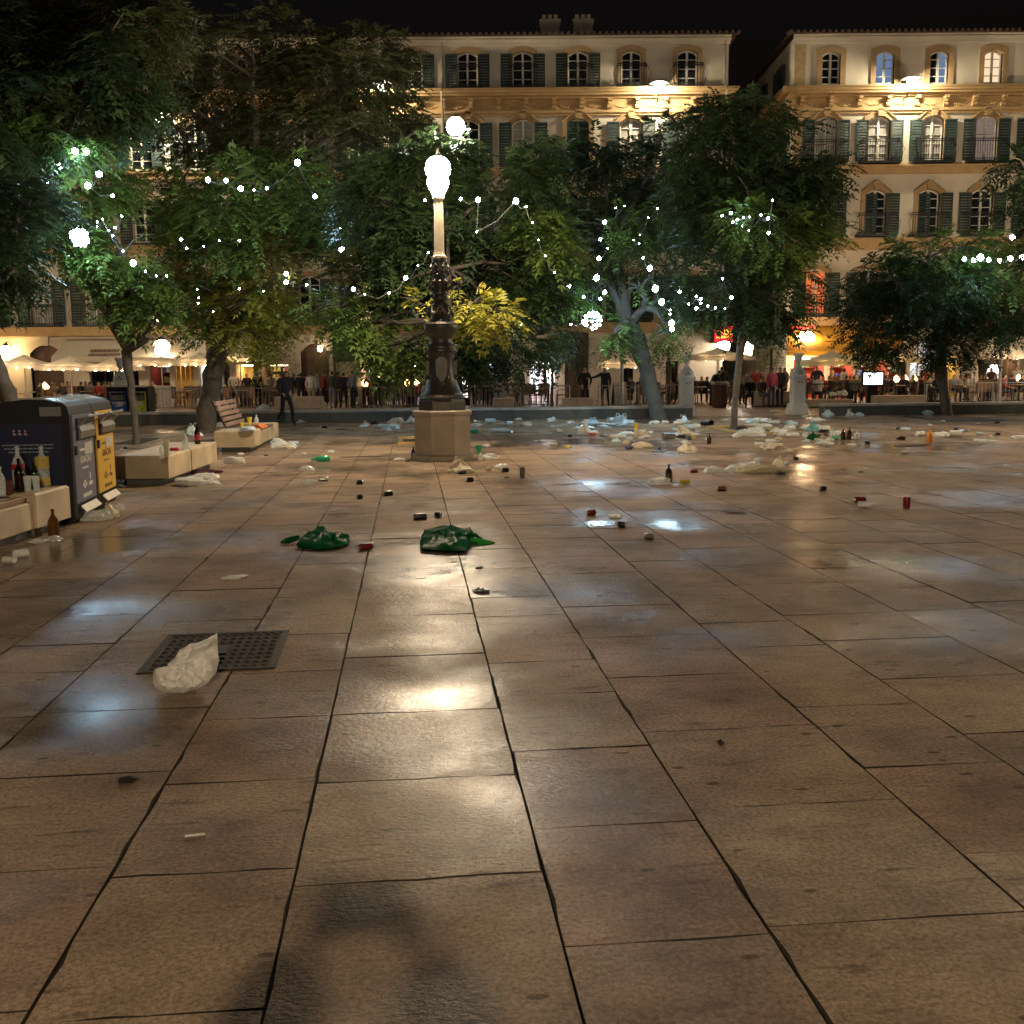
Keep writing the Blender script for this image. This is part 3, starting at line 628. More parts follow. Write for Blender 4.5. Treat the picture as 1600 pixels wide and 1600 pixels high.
# ================================================================== STREET FURNITURE
STONE = M('plinth_stone', (.33,.275,.21), .55, vary=.2, scale=3, bump=.15, bscale=40)
CAST = M('cast_iron', (.055,.05,.045), .42, metal=.3, vary=.25, scale=9, bump=.12, bscale=50)
CASTL = M('shaft_paint', (.72,.64,.50), .45, vary=.1)
GLOBE = EM('lantern_glow', LAMPC, L_PLAZA)
def plaza_lamp(loc, rz, label, group='ornate plaza lamps'):
    t = thing('street_lamp', label, 'street lamp', loc, rz, group)
    ph = R(22.5)
    MB().lathe([(.56,0),(.56,.085),(.53,.105)], 8, phase=ph).build('plinth_step', STONE, t)
    MB().lathe([(.505,.1),(.50,.74),(.50,.75)], 8, phase=ph).build('plinth', STONE, t)
    MB().lathe([(.50,.75),(.535,.765),(.535,.82),(.51,.84)], 8, phase=ph).build('plinth_cap', STONE, t)
    MB().lathe([(.42,.84),(.42,.98),(.40,1.03),(.385,1.04)], 8, phase=ph).build('iron_base', CAST, t)
    MB().lathe([(.40,1.04),(.385,1.07),(.345,1.10),(.335,1.14),(.31,1.17),(.26,1.32),(.225,1.46),(.215,1.60),(.225,1.74),(.235,1.80),(.28,1.815),(.28,1.845),(.245,1.86),(.245,1.90),(.27,1.915),(.265,1.935),(.2,1.95),(.185,2.02),(.2,2.06),(.255,2.13),(.285,2.20),(.28,2.25),(.29,2.265),(.27,2.285)], 24).build('pedestal', CAST, t, smooth=True)
    mb = MB()
    for i in range(4):     # shields and scrolls on the pedestal faces
        X = Matrix.Rotation(R(90)*i-R(90),4,'Z')
        mb.prism([(-.09,1.42),(0,1.30),(.09,1.42),(.1,1.66),(.05,1.72),(-.05,1.72),(-.1,1.66)], -.265, -.2, X=X)
        v, f = ICO[1]
        for (x, z) in ((-.1,1.38),(.1,1.38),(0,1.78),(0,1.27)): mb.add([(x+p.x*.035, -.245+p.y*.03-(.03 if z < 1.3 else 0), z+p.z*.035) for p in v], f, X=X)
    mb.build('shield_ornament', CAST, t)
    MB().lathe([(.27,2.285),(.2,2.32),(.12,2.38),(.09,2.45),(.1,2.50),(.13,2.55),(.125,2.60),(.09,2.64),(.11,2.67),(.16,2.68),(.16,2.70),(.12,2.71),(.11,2.75),(.155,2.76),(.155,2.785),(.1,2.80),(.105,2.86),(.15,2.93),(.16,2.97),(.11,3.02),(.095,3.08),(.1,3.26),(.125,3.28),(.13,3.33),(.11,3.34)], 20).build('baluster', CAST, t, smooth=True)
    mb = MB()
    for i in range(6):     # swags, leaf collar, openwork scrolls
        X = Matrix.Rotation(R(60)*i,4,'Z')
        mb.tube([(.13,-.07,2.58),(.19,-.05,2.46),(.21,0,2.42),(.19,.05,2.46),(.13,.07,2.58)], [.018,.026,.03,.026,.018], 6, X=X)
        mb.tube([(.1,0,2.82),(.19,0,2.87),(.2,0,2.95),(.15,0,2.99)], [.03,.035,.03,.02], 5, X=X)
        mb.tube([(.1,.03,3.02),(.15,-.04,3.08),(.13,.05,3.14),(.15,-.04,3.20),(.11,.02,3.27)], .015, 5, X=X)
        mb.tube([(.1,-.03,3.02),(.15,.04,3.08),(.13,-.05,3.14),(.15,.04,3.20),(.11,-.02,3.27)], .015, 5, X=X)
    mb.build('scroll_ornament', CAST, t, smooth=True)
    MB().lathe([(.13,3.34),(.13,3.37),(.095,3.39),(.09,3.42),(.085,3.44),(.075,4.28),(.1,4.30),(.1,4.33)], 24, flute=.1).build('fluted_shaft', CASTL, t)
    lt = MB().lathe([(.085,4.33),(.11,4.40),(.15,4.47),(.176,4.54),(.178,4.58),(.16,4.64),(.15,4.66)], 20).build('lantern', GLOBE, t, smooth=True)
    MB().lathe([(.15,4.66),(.19,4.69),(.208,4.76),(.202,4.80),(.192,4.86),(.155,4.92),(.10,4.955),(.06,4.965)], 20, cap=True).build('lantern_globe', GLOBE, t, smooth=True)
    mb = MB(); mb.lathe([(.075,4.962),(.07,4.975),(.05,4.99),(.03,5.02),(.02,5.1),(.0,5.12)], 20)
    mb.build('lantern_cap', CAST, t, smooth=True); return t
pb = gp(692, 722); pdir = Vector((pb.x, pb.y, 0)).normalized()
LAMP_AT = pb+pdir*.52; LAMP_AT.z = 0
lamp0 = plaza_lamp(LAMP_AT, R(5), 'ornate iron plaza lamp on an octagonal stone plinth, lit, in the middle of the plaza')
LAMP_S = 1.0
for (x, y, lb) in ((.95,-6.1,'ornate plaza lamp behind the viewer'), (14,21,'added ornate lamp beyond the right of the view'), (-22,36,'added unseen ornate lamp near the cream umbrellas'), (23,37,'added unseen ornate lamp near the end building')):  # copies off to the sides are added out of view to even the plaza light
    q_ = dup(lamp0, (x, y, 0), R(5), lb)
    if y < 0:
        for c_ in q_.children:       # globe shrunk and strengthened to throw a sharper, darker shadow
            if c_.name.startswith('lantern') and 'cap' not in c_.name:
                c_.material_slots[0].link = 'OBJECT'; gl = 'globe' in c_.name; c_.material_slots[0].material = EM('lantern_glow_bright', LAMPC, L_REAR) if gl else CASTL
                if gl: c_.scale = (.62,.62,.62); c_.location = (0,0,4.66*.38)
# taller plain lamp further back: globe above the ornate one
tl = at(712, 198, 23.5); t = thing('street_lamp', 'tall slim lamp with a single round globe rising behind the ornate lamp', 'street lamp', (tl.x, tl.y, 0))
MB().lathe([(.16,0),(.16,.3),(.09,.4),(.07,1.2),(.055,4),(.045,tl.z-.28),(.11,tl.z-.25),(.11,tl.z-.2)], 12).build('pole', IRON, t, smooth=True)
b_ = MB(); ball(b_, (0,0,tl.z), .2, 3); b_.build('globe', EM('tall_glow', (1,.9,.74), L_TALL), t, smooth=True)
MB().lathe([(.1,tl.z+.19),(.05,tl.z+.24),(0,tl.z+.27)], 10).build('cap', IRON, t)
def tall_copy(x, y, lb): return dup(t, (x, y, 0), 0, lb)
for (x, y, lb) in ((-8.5,41,'tall globe lamp hidden by the left trees'), (5.4,41.5,'tall globe lamp hidden by the leaning tree'), (16.6,39.5,'tall globe lamp hidden by the umbrella-shaped tree')):
    pass

# ---- low dark wall with a pale coping, stone pillars with urns
DARKST = M('dark_wall_stone', (.075,.08,.075), .45, vary=.3, scale=3, bump=.15)
PALE = M('pale_coping', (.36,.35,.33), .5, vary=.2, scale=3)
PILST = M('pillar_stone', (.62,.63,.61), .65, vary=.12, scale=4, bump=.12)
WW = 31.0
def uof(px, py): g = gp(px, py); return g.x*math.cos(PAV)+g.y*math.sin(PAV)
def low_wall(u0, u1, label):
    t = thing('low_wall', label, 'wall', uw(u0, WW), PAV)
    L = u1-u0; n = max(1, round(L/1.9))
    for i in range(n): MB().cham(L*i/n+.004,0,0,L*(i+1)/n-.004,.4,.29,.004).build('wall_stone', DARKST, t)
    for i in range(n): MB().cham(L*i/n+.003,-.04,.29,L*(i+1)/n-.003,.46,.365,.012).build('coping_stone', PALE, t)
    return t
low_wall(uof(120,664), uof(1068,650), 'long low dark stone wall with pale coping left of the entrance gap')
low_wall(uof(1262,647), uof(1760,640), 'low dark stone wall with pale coping right of the entrance gap')
def pillar(p, label):
    t = thing('stone_pillar', label, 'pillar', p, PAV+R(2), 'pale stone pillars topped with urns')
    MB().prism([(-.29,0),(.29,0),(.29,.1),(.235,.3),(.21,.36),(-.21,.36),(-.235,.3),(-.29,.1)], -.25, .25).build('base', PILST, t)
    mb = MB(); mb.cham(-.19,-.19,.36,.19,.19,1.15,.01); mb.cham(-.225,-.225,1.15,.225,.225,1.21,.02); mb.build('shaft', PILST, t)
    MB().lathe([(.30,1.21),(.28,1.26),(.275,1.33),(.22,1.42),(.17,1.48),(.12,1.53),(.10,1.56)], 4, phase=R(45)).build('cap', PILST, t)
    MB().lathe([(.07,1.58),(.06,1.66),(.10,1.70),(.115,1.76),(.12,1.86),(.17,1.93),(.18,1.96),(.14,1.965)], 16).build('urn', PILST, t, smooth=True)
    mb = MB()
    for (x, z) in ((-.06,1.36),(.05,1.36),(.0,1.42)): mb.box(x-.035,-.215,z-.07,x+.025,-.18,z-.03)
    mb.box(-.06,-.197,1.02,-.02,-.188,1.06); mb.box(.04,-.197,1.02,.08,-.188,1.06)
    mb.build('carved_mark', M('carving_dark', (.06,.07,.08), .7), t); return t
p0 = pillar(gp(1074,650)+Vector((0,.3,0)), 'pale stone pillar with an urn at the left side of the entrance gap')
dup(p0, gp(1249,648)+Vector((0,.3,0)), PAV+R(2), 'pale stone pillar with an urn at the right side of the entrance gap')
dup(p0, at(188,575,32.3).xy.to_3d(), PAV+R(2), 'pale stone pillar with an urn behind the blue recycling bin')

# ---- metal railings beyond the low wall
RAILM = M('railing_steel', (.28,.28,.29), .4, metal=.6, vary=.2)
def railing(px0, px1, Y, label, h=.86, dark=False):
    a = at(px0, 620, Y); b = at(px1, 620, Y); L = b.x-a.x; mt = IRON if dark else RAILM
    t = thing('railing', label, 'railing', (a.x, Y, 0), 0, 'cafe railings')
    MB().tube([(0,0,h),(L,0,h)], .022, 6).build('top_rail', mt, t); MB().tube([(0,0,.12),(L,0,.12)], .015, 6).build('bottom_rail', mt, t)
    n = max(2, round(L/1.6))
    for i in range(n+1): MB().tube([(L*i/n,0,0),(L*i/n,0,h+.02)], .022, 6).build('post', mt, t)
    mb = MB(); k = int(L/.15)
    for i in range(1, k): mb.tube([(L*i/k,0,.12),(L*i/k,0,h)], .009, 4)
    tag(mb.build('infill_bars', mt, t), kind='stuff')
railing(236, 440, 41.0, 'steel railing behind the recycling bins and the big left trunk')
railing(560, 660, 41.5, 'steel railing just left of the ornate lamp pedestal')
railing(736, 890, 41.5, 'steel railing in front of the stacked bar chairs')
railing(935, 1060, 40.5, 'steel railing beside the leaning tree')
railing(1262, 1380, 40.0, 'dark railing between the right pillar and the glowing screen', dark=True)
railing(1378, 1470, 40.0, 'dark railing behind the stone block by the screen', dark=True)
railing(1485, 1680, 40.0, 'railing at the far right in front of the seated diners')
def block(px0, px1, py0, Y, label, mat=None):
    a = at(px0, py0, Y); b = at(px1, py0, Y); h = max(.3, a.z)
    t = thing('block_bench', label, 'stone block', ((a.x+b.x)/2, Y, 0), PAV*.5, 'long stone seat blocks by the cafes'); L = (b.x-a.x)/2
    MB().cham(-L,-.25,.06,L,.3,h,.02).build('block', mat or M('seat_stone', (.40,.31,.24), .7, vary=.2, scale=4), t)
    MB().box(-L+.1,-.18,0,L-.1,.22,.06).build('foot', DARKST, t)
for a in ((430,504,620,40.5,'pale stone seat block behind the running person'), (770,802,622,40.6,'stone seat block right of the ornate lamp'), (880,925,622,40.6,'stone seat block by the standing man in black'), (1176,1242,612,40.0,'stone seat block carrying the group in the entrance gap'), (1365,1442,618,38.6,'long stone seat block behind the right wall'), (1262,1330,624,38.6,'stone seat block heaped with white paper beside the right pillar')):
    block(*a)

# ---- litter compactors
NAVY = M('bin_navy', (.010,.014,.045), .45, vary=.15, spec=.25); BINBLK = M('bin_black', (.010,.010,.013), .45, vary=.2, spec=.2)
BGREY = M('bin_grey', (.115,.115,.16), .45, vary=.1); BYEL = M('bin_yellow', (.58,.34,.025), .42, vary=.08)
BBLUE = M('bin_blue', (.02,.055,.22), .42, vary=.1); BLIME = M('bin_lime', (.30,.36,.03), .42, vary=.1)
LETW = M('print_white', (.6,.58,.55), .6, vary=.05); LETD = M('print_dark', (.10,.06,.01), .6, vary=.05); LETB = M('print_blue_grey', (.16,.22,.27), .6); LETP = M('print_pink', (.34,.22,.28), .6)
STEEL = M('brushed_steel', (.55,.54,.52), .3, metal=.9, vary=.1); SOLAR = M('solar_cover', (.30,.33,.30), .18, vary=.2)
def compactor(loc, rz, W, front, letter, label, D=.74, side_print=True, sidem=None, H=1.25):
    """front is +x, width along y, near side at y = 0"""
    t = thing('litter_compactor', label, 'litter bin', loc, rz, 'solar litter compactors')
    prof = [(-D,.03),(-.02,.03),(0,.06),(0,H-.15),(-.015,H-.075),(-.06,H-.035),(-D*.3,H-.005),(-D*.55,H),(-D*.8,H-.02),(-D*.95,H-.06),(-D,H-.11)]
    body = MB().prism(prof, 0, W).build('body', BINBLK, t)
    MB().box(-D*.9,.04,0,-.05,W-.04,.03).build('foot', BINBLK, t)
    MB().prism([(-D*.93,.12),(-.075,.12),(-.075,H-.24),(-D*.93,H-.24)], -.006, 0).build('side_panel', sidem or NAVY, t)
    if side_print:
        MB().box(-.27,-.006,H-.165,-.07,-.001,H-.075).build('sticker', M('sticker_grey', (.13,.14,.13), .6), t)
        sp = MB()
        for i in range(3):
            for (dx, dz, r_) in ((0,0,.013),(0,.03,.012),(.014,-.008,.008)):
                sp.lathe([(r_,0),(r_,.003)], 8, X=Matrix.Translation((-.52+i*.052+dx,-.004,H-.335+dz)) @ Matrix.Rotation(R(90),4,'X'))
        sp.build('emblem', LETP, t)
        r2 = random.Random(4); q = MB()
        for k, (z, a, b) in enumerate(((.80,-.64,-.16),(.765,-.62,-.17),(.73,-.58,-.2))):
            x = a
            while x < b:
                ww = r2.uniform(.018,.05); q.box(x,-.0085,z,min(b,x+ww),-.006,z+.012); x += ww+.008
        q.build('small_print', LETB, t)
    fp = MB().box(0,.06,.2,.014,W-.06,H-.16).build('front_panel', front, t)
    MB().box(.014,W*.2,H-.42,.03,W-.1,H-.2).build('hopper_frame', BINBLK, t)
    hd = MB(); hd.prism([(.0,H-.42),(.05,H-.40),(.06,H-.33),(.02,H-.24),(0,H-.24)], W*.22, W-.12)
    hd.build('hopper_door', M('hopper_grey', (.17,.16,.14), .35, metal=.4) if front is not BYEL else M('hopper_mesh', (.10,.085,.05), .5), t)
    hm = MB(); hm.tube([(.14,W*.14,H-.175),(.14,W-.1,H-.175)], .012, 6)
    for y in (W*.2, W-.16): hm.tube([(.14,y,H-.175),(.03,y,H-.29)], .010, 5)
    hm.build('handle', STEEL, t)
    MB().box(.014,W*.5,H-.58,.02,W-.16,H-.46).build('sticker', M('sticker_pale', (.42,.40,.36), .6), t)
    MB().box(.014,.07,H-.56,.03,.14,H-.47).build('lock', BINBLK, t)
    kp = MB(); kp.add([(.02,.16,.17),(.02,W-.12,.17),(.075,W-.12,.11),(.075,.16,.11),(.02,.16,.155),(.02,W-.12,.155),(.07,W-.12,.10),(.07,.16,.10)], [(0,1,2,3),(7,6,5,4),(0,3,7,4),(1,5,6,2),(3,2,6,7),(0,4,5,1)])
    kp.build('pedal_flap', M('pedal_pale', (.55,.50,.42), .5), t)
    MB().prism([(-D*.86,H-.03),(-D*.55,H+.012),(-D*.3,H+.007),(-.09,H-.03)], .06, W-.05).build('solar_cover', SOLAR, t)
    Mx = Matrix(((0,0,1,.016),(1,0,0,0),(0,1,0,0),(0,0,0,1)))
    def tx(nm, body_, size, y, z): text(nm, body_, size, letter, fp, Matrix(((0,0,1,.016),(1,0,0,y),(0,1,0,z),(0,0,0,1))))
    tx('lettering', 'GRACIAS', .105 if W > .6 else .08, W*.52, .62)
    q = MB()
    for (z, a, b, h_) in ((.715,.3,.68,.022),(.53,.36,.62,.016)): q.box(.014,W*a,z,.0165,W*b,z+h_)
    for (y, z) in ((.34,.35),(.40,.38),(.46,.35),(.40,.33)): q.box(.014,W*y,z,.0165,W*(y+.06),z+.03)
    q.box(.014,W*.66,.40,.0165,W*.70,.47); q.box(.014,W*.62,.34,.0165,W*.76,.38)
    for i in range(5): q.box(.014,W*(.34+.08*i),.235,.0165,W*(.39+.08*i),.275)
    q.build('small_print', letter, fp)
    return t
A = gp(119, 820); B = gp(183, 784); ax = (B-A); Lb = ax.length; brz = math.atan2(-ax.x, ax.y); W_ = Lb/2-.01
BP = M('bin_yellow')
compactor(A, brz, W_, BGREY, LETW, 'navy solar litter bin with a grey front, nearest of the pair beside the bottle-covered bench')
compactor(A+ax*.5+ax.normalized()*.01, brz, W_, BYEL, LETD, 'solar litter bin with a bright yellow front next to the grey-fronted one', side_print=False)
def far_bin(px0, px1, py, front, letter, label, sidem):
    a = gp(px0, py); b = gp(px1, py)
    compactor(Vector((a.x, a.y, 0)), R(-90)+R(3), (b-a).length, front, letter, label, side_print=False, H=1.12, sidem=sidem)
# fronts of the far pair look towards the viewer
far_bin(170, 200, 663, BBLUE, LETW, 'blue-fronted recycling bin beyond the slim tree', BBLUE)
far_bin(201, 231, 663, BLIME, LETD, 'lime-green-fronted recycling bin beyond the slim tree', BLIME)

# ---- stone benches with recessed feet, along the left side
BENST = M('bench_stone', (.43,.345,.235), .62, vary=.32, scale=2.2, bump=.15, bscale=30)
SLAT = M('bench_slat', (.20,.12,.075), .55, vary=.25, scale=5)
def bench(cor, far, wd, h, label, near_block, back=False):
    """cor: near front corner on the ground, far: far front corner, wd: depth to the left"""
    ax = far-cor; L = ax.length; rz = math.atan2(-ax.x, ax.y)
    t = thing('stone_bench', label, 'bench', cor, rz, 'stone benches along the left side')
    b0, b1 = near_block
    MB().cham(-wd,0,.09,0,b0*L,h,.02).build('end_block', BENST, t)
    if b1 > b0:
        MB().cham(-wd,b0*L+.004,.09,-.03,b1*L-.004,h-.075,.008).build('seat_block', BENST, t)
        n = 5
        for i in range(n): MB().cham(-wd+.03+i*(wd-.08)/n,b0*L+.02,h-.07,-wd+.03+(i+.8)*(wd-.08)/n,b1*L-.02,h-.025,.004).build('slat', SLAT, t)
    if b1 < 1: MB().cham(-wd,b1*L,.09,0,L,h,.02).build('end_block', BENST, t)
    MB().box(-wd+.1,.1,0,-.1,L-.1,.09).build('foot', DARKST, t)
    if back:
        for i in range(5):
            MB().cham(-wd+.02-.05*i,b0*L+.05,h+.03+.105*i,-wd+.06-.05*i,b1*L-.05,h+.105+.105*i,.005).build('back_slat', M('bench_slat_pale', (.34,.22,.18), .6, vary=.2), t)
        for y in (b0*L+.2, b1*L-.2): MB().tube([(-wd+.01,y,h-.02),(-wd-.26,y,h+.55)], .025, 6).build('back_bracket', IRON, t)
    return t
d1 = (gp(112,822)-gp(0,862)).normalized()
c1 = gp(112, 822); bench(c1-d1*3.0, c1, .8, .41, 'stone bench crowded with bottles in the left foreground', (.3, .76))
bench(gp(265,758), gp(340,729), .73, .40, 'stone bench with a bright cup and cola bottle, second along the left side', (.42, .44))
bench(gp(398,706), gp(436,688), .74, .40, 'stone bench with a slatted wooden backrest, farthest along the left side', (.3, .92), back=True)

# ---- tree pit frames, grates and covers in the paving
def pit(px0, px1, py0, py1, label, mat, h=.03, plate=True):
    q = [gp(px0,py1), gp(px1,py1), gp(px1,py0), gp(px0,py0)]; c = sum(q, Vector())/4
    wx = (q[1]-q[0]).length/2; wy = max(.35, (q[3]-q[0]).length/2)
    t = thing('tree_pit', label, 'tree pit', c, PAV, 'tree pits')
    mb = MB()
    for (x0,y0,x1,y1) in ((-wx,-wy,wx,-wy+.1),(-wx,wy-.1,wx,wy),(-wx,-wy+.1,-wx+.1,wy-.1),(wx-.1,-wy+.1,wx,wy-.1)): mb.cham(x0,y0,-.03,x1,y1,h,.006)
    mb.build('pit_frame', mat, t); MB().box(-wx+.1,-wy+.1,-.03,wx-.1,wy-.1,.006).build('pit_soil', M('pit_soil', (.045,.035,.025), .9, vary=.4, scale=20, bump=.5), t)
TIMB = M('pit_timber', (.36,.25,.09), .6, vary=.2); IRPL = M('grate_iron', (.03,.024,.02), .7, vary=.35, spec=.15)
pit(1440,1550,652,658,'dark flat tree pit under the umbrella-shaped tree',IRPL,.012)
pit(1125,1215,668,679,'yellowish framed tree pit under the slim tree',TIMB,.06)
pit(622,664,686,695,'yellowish framed pit behind the ornate lamp plinth',TIMB,.06)
pit(295,345,661,671,'tree pit under the big left trunk',IRPL,.012)
pit(985,1065,654,661,'tree pit under the leaning tree',IRPL,.012)
pit(195,232,686,694,'tree pit under the slim left tree',IRPL,.012)
# slot drain
a, b = gp(532,715), gp(597,713.5); t = thing('slot_drain', 'narrow dark slot drain left of the ornate lamp plinth', 'drain', a, math.atan2(b.y-a.y, b.x-a.x)); L = (b-a).length
MB().box(0,0,-.02,L,.16,.004).build('frame', IRPL, t); mb = MB()
for i in range(18): mb.box(L*(i+.15)/18,.02,.004,L*(i+.6)/18,.14,.009)
tag(mb.build('grate_bars', M('grate_light', (.10,.085,.07), .5, metal=.5), t), kind='stuff')
# big inspection cover in the foreground
q = [gp(212,1054), gp(430,1045), gp(459,984), gp(270,993)]; e1 = (q[1]-q[0]); Lx = e1.length; rz = math.atan2(e1.y, e1.x); Ly = (q[3]-q[0]).dot(Vector((-math.sin(rz), math.cos(rz), 0)))
t = thing('inspection_cover', 'rusty studded iron inspection cover set in the wet paving', 'cover', q[0], rz)
mb = MB(); fw = .035
for (x0,y0,x1,y1) in ((0,0,Lx,fw),(0,Ly-fw,Lx,Ly),(0,fw,fw,Ly-fw),(Lx-fw,fw,Lx,Ly-fw)): mb.cham(x0,y0,-.03,x1,y1,.009,.003)
mb.build('frame', IRPL, t); MB().box(fw+.006,fw+.006,-.03,Lx-fw-.006,Ly-fw-.006,.003).build('plate', M('plate_iron', (.04,.03,.024), .8, vary=.4, scale=12, bump=.2, spec=.12), t)
mb = MB(); nx, ny = 13, 9
for i in range(nx):
    for j in range(ny):
        if 5 <= i <= 7 and 3 <= j <= 5: continue
        x = fw+.03+(Lx-2*fw-.06)*i/(nx-1); y = fw+.03+(Ly-2*fw-.06)*j/(ny-1)
        mb.add([(x-.016,y-.011,.003),(x+.016,y-.011,.003),(x+.016,y+.011,.003),(x-.016,y+.011,.003),(x-.009,y-.006,.011),(x+.009,y-.006,.011),(x+.009,y+.006,.011),(x-.009,y+.006,.011)], [(4,5,6,7),(0,1,5,4),(1,2,6,5),(2,3,7,6),(3,0,4,7)])
tag(mb.build('studs', IRPL, t), kind='stuff')
MB().box(Lx*.42,Ly*.4,.003,Lx*.58,Ly*.6,.009).build('lifting_plate', IRPL, t)

# ================================================================== TREES
LEAF = leaf_material('leaf'); BARK = M('bark', (.085,.07,.055), .85, vary=.35, scale=7, bump=.6, bscale=18); BARKG = M('grey_bark', (.085,.08,.07), .85, vary=.3, scale=5, bump=.6, bscale=16)
npr = np.random.default_rng(7)
def unit(a): return a/np.maximum(1e-9, np.linalg.norm(a, axis=1, keepdims=True))
def fronds_mesh(name, P, D, Ls, tint, pairs=6):
    """feather leaves: P base points, D directions, Ls lengths, tint colours; each a drooping rachis with leaflet pairs"""
    n = len(P); up = np.array([0, 0, 1.0])
    S = unit(np.cross(D, up+npr.normal(0, .25, (n, 3)))); Nn = unit(np.cross(S, D))
    V = np.zeros((n, 2*pairs+1, 4, 3), np.float32)
    for k in range(pairs):
        tt = .18+.82*k/(pairs-.5)
        base = P+D*(Ls*tt)[:, None]-up*(Ls*.38*tt*tt)[:, None]
        ll = Ls*(.40-.18*tt)*npr.uniform(.8, 1.2, n); wd = Ls*.055
        for s in (0, 1):
            sd = S*(1 if s else -1); d = unit(sd*1.0+D*.55-up*.38+npr.normal(0, .14, (n, 3)))
            q = unit(np.cross(d, Nn)); 
            V[:, 2*k+s, 0] = base; V[:, 2*k+s, 1] = base+d*(ll*.45)[:, None]+q*wd[:, None]; V[:, 2*k+s, 2] = base+d*ll[:, None]; V[:, 2*k+s, 3] = base+d*(ll*.45)[:, None]-q*wd[:, None]
    e = P+D*Ls[:, None]-up*(Ls*.38)[:, None]; d = unit(D-up*.6)
    V[:, -1, 0] = e-d*(Ls*.12)[:, None]; V[:, -1, 1] = e+S*(Ls*.05)[:, None]; V[:, -1, 2] = e+d*(Ls*.25)[:, None]; V[:, -1, 3] = e-S*(Ls*.05)[:, None]
    m = n*(2*pairs+1); me = bpy.data.meshes.new(name)
    me.vertices.add(m*4); me.vertices.foreach_set('co', V.reshape(-1)); me.loops.add(m*4); me.loops.foreach_set('vertex_index', np.arange(m*4, dtype=np.int32))
    me.polygons.add(m); me.polygons.foreach_set('loop_start', np.arange(0, m*4, 4, dtype=np.int32)); me.polygons.foreach_set('loop_total', np.full(m, 4, np.int32))
    me.update(); me.materials.append(LEAF)
    a = me.color_attributes.new('tint', 'FLOAT_COLOR', 'POINT'); c = np.ones((n, (2*pairs+1)*4, 4), np.float32); c[:, :, :3] = tint[:, None, :]*npr.uniform(.8, 1.2, (n, (2*pairs+1)*4, 1))
    a.data.foreach_set('color', c.reshape(-1)); return me
GREENS = {'g': ((.06,.115,.024),(.135,.195,.045)), 'y': ((.18,.20,.03),(.32,.29,.04)), 'o': ((.12,.095,.025),(.18,.12,.03)), 'd': ((.02,.042,.018),(.045,.072,.026)), 'b': ((.034,.044,.016),(.06,.064,.024))}  # yellow tint holds lamplight, the dark tints unlit crown gloom, as leaf colour
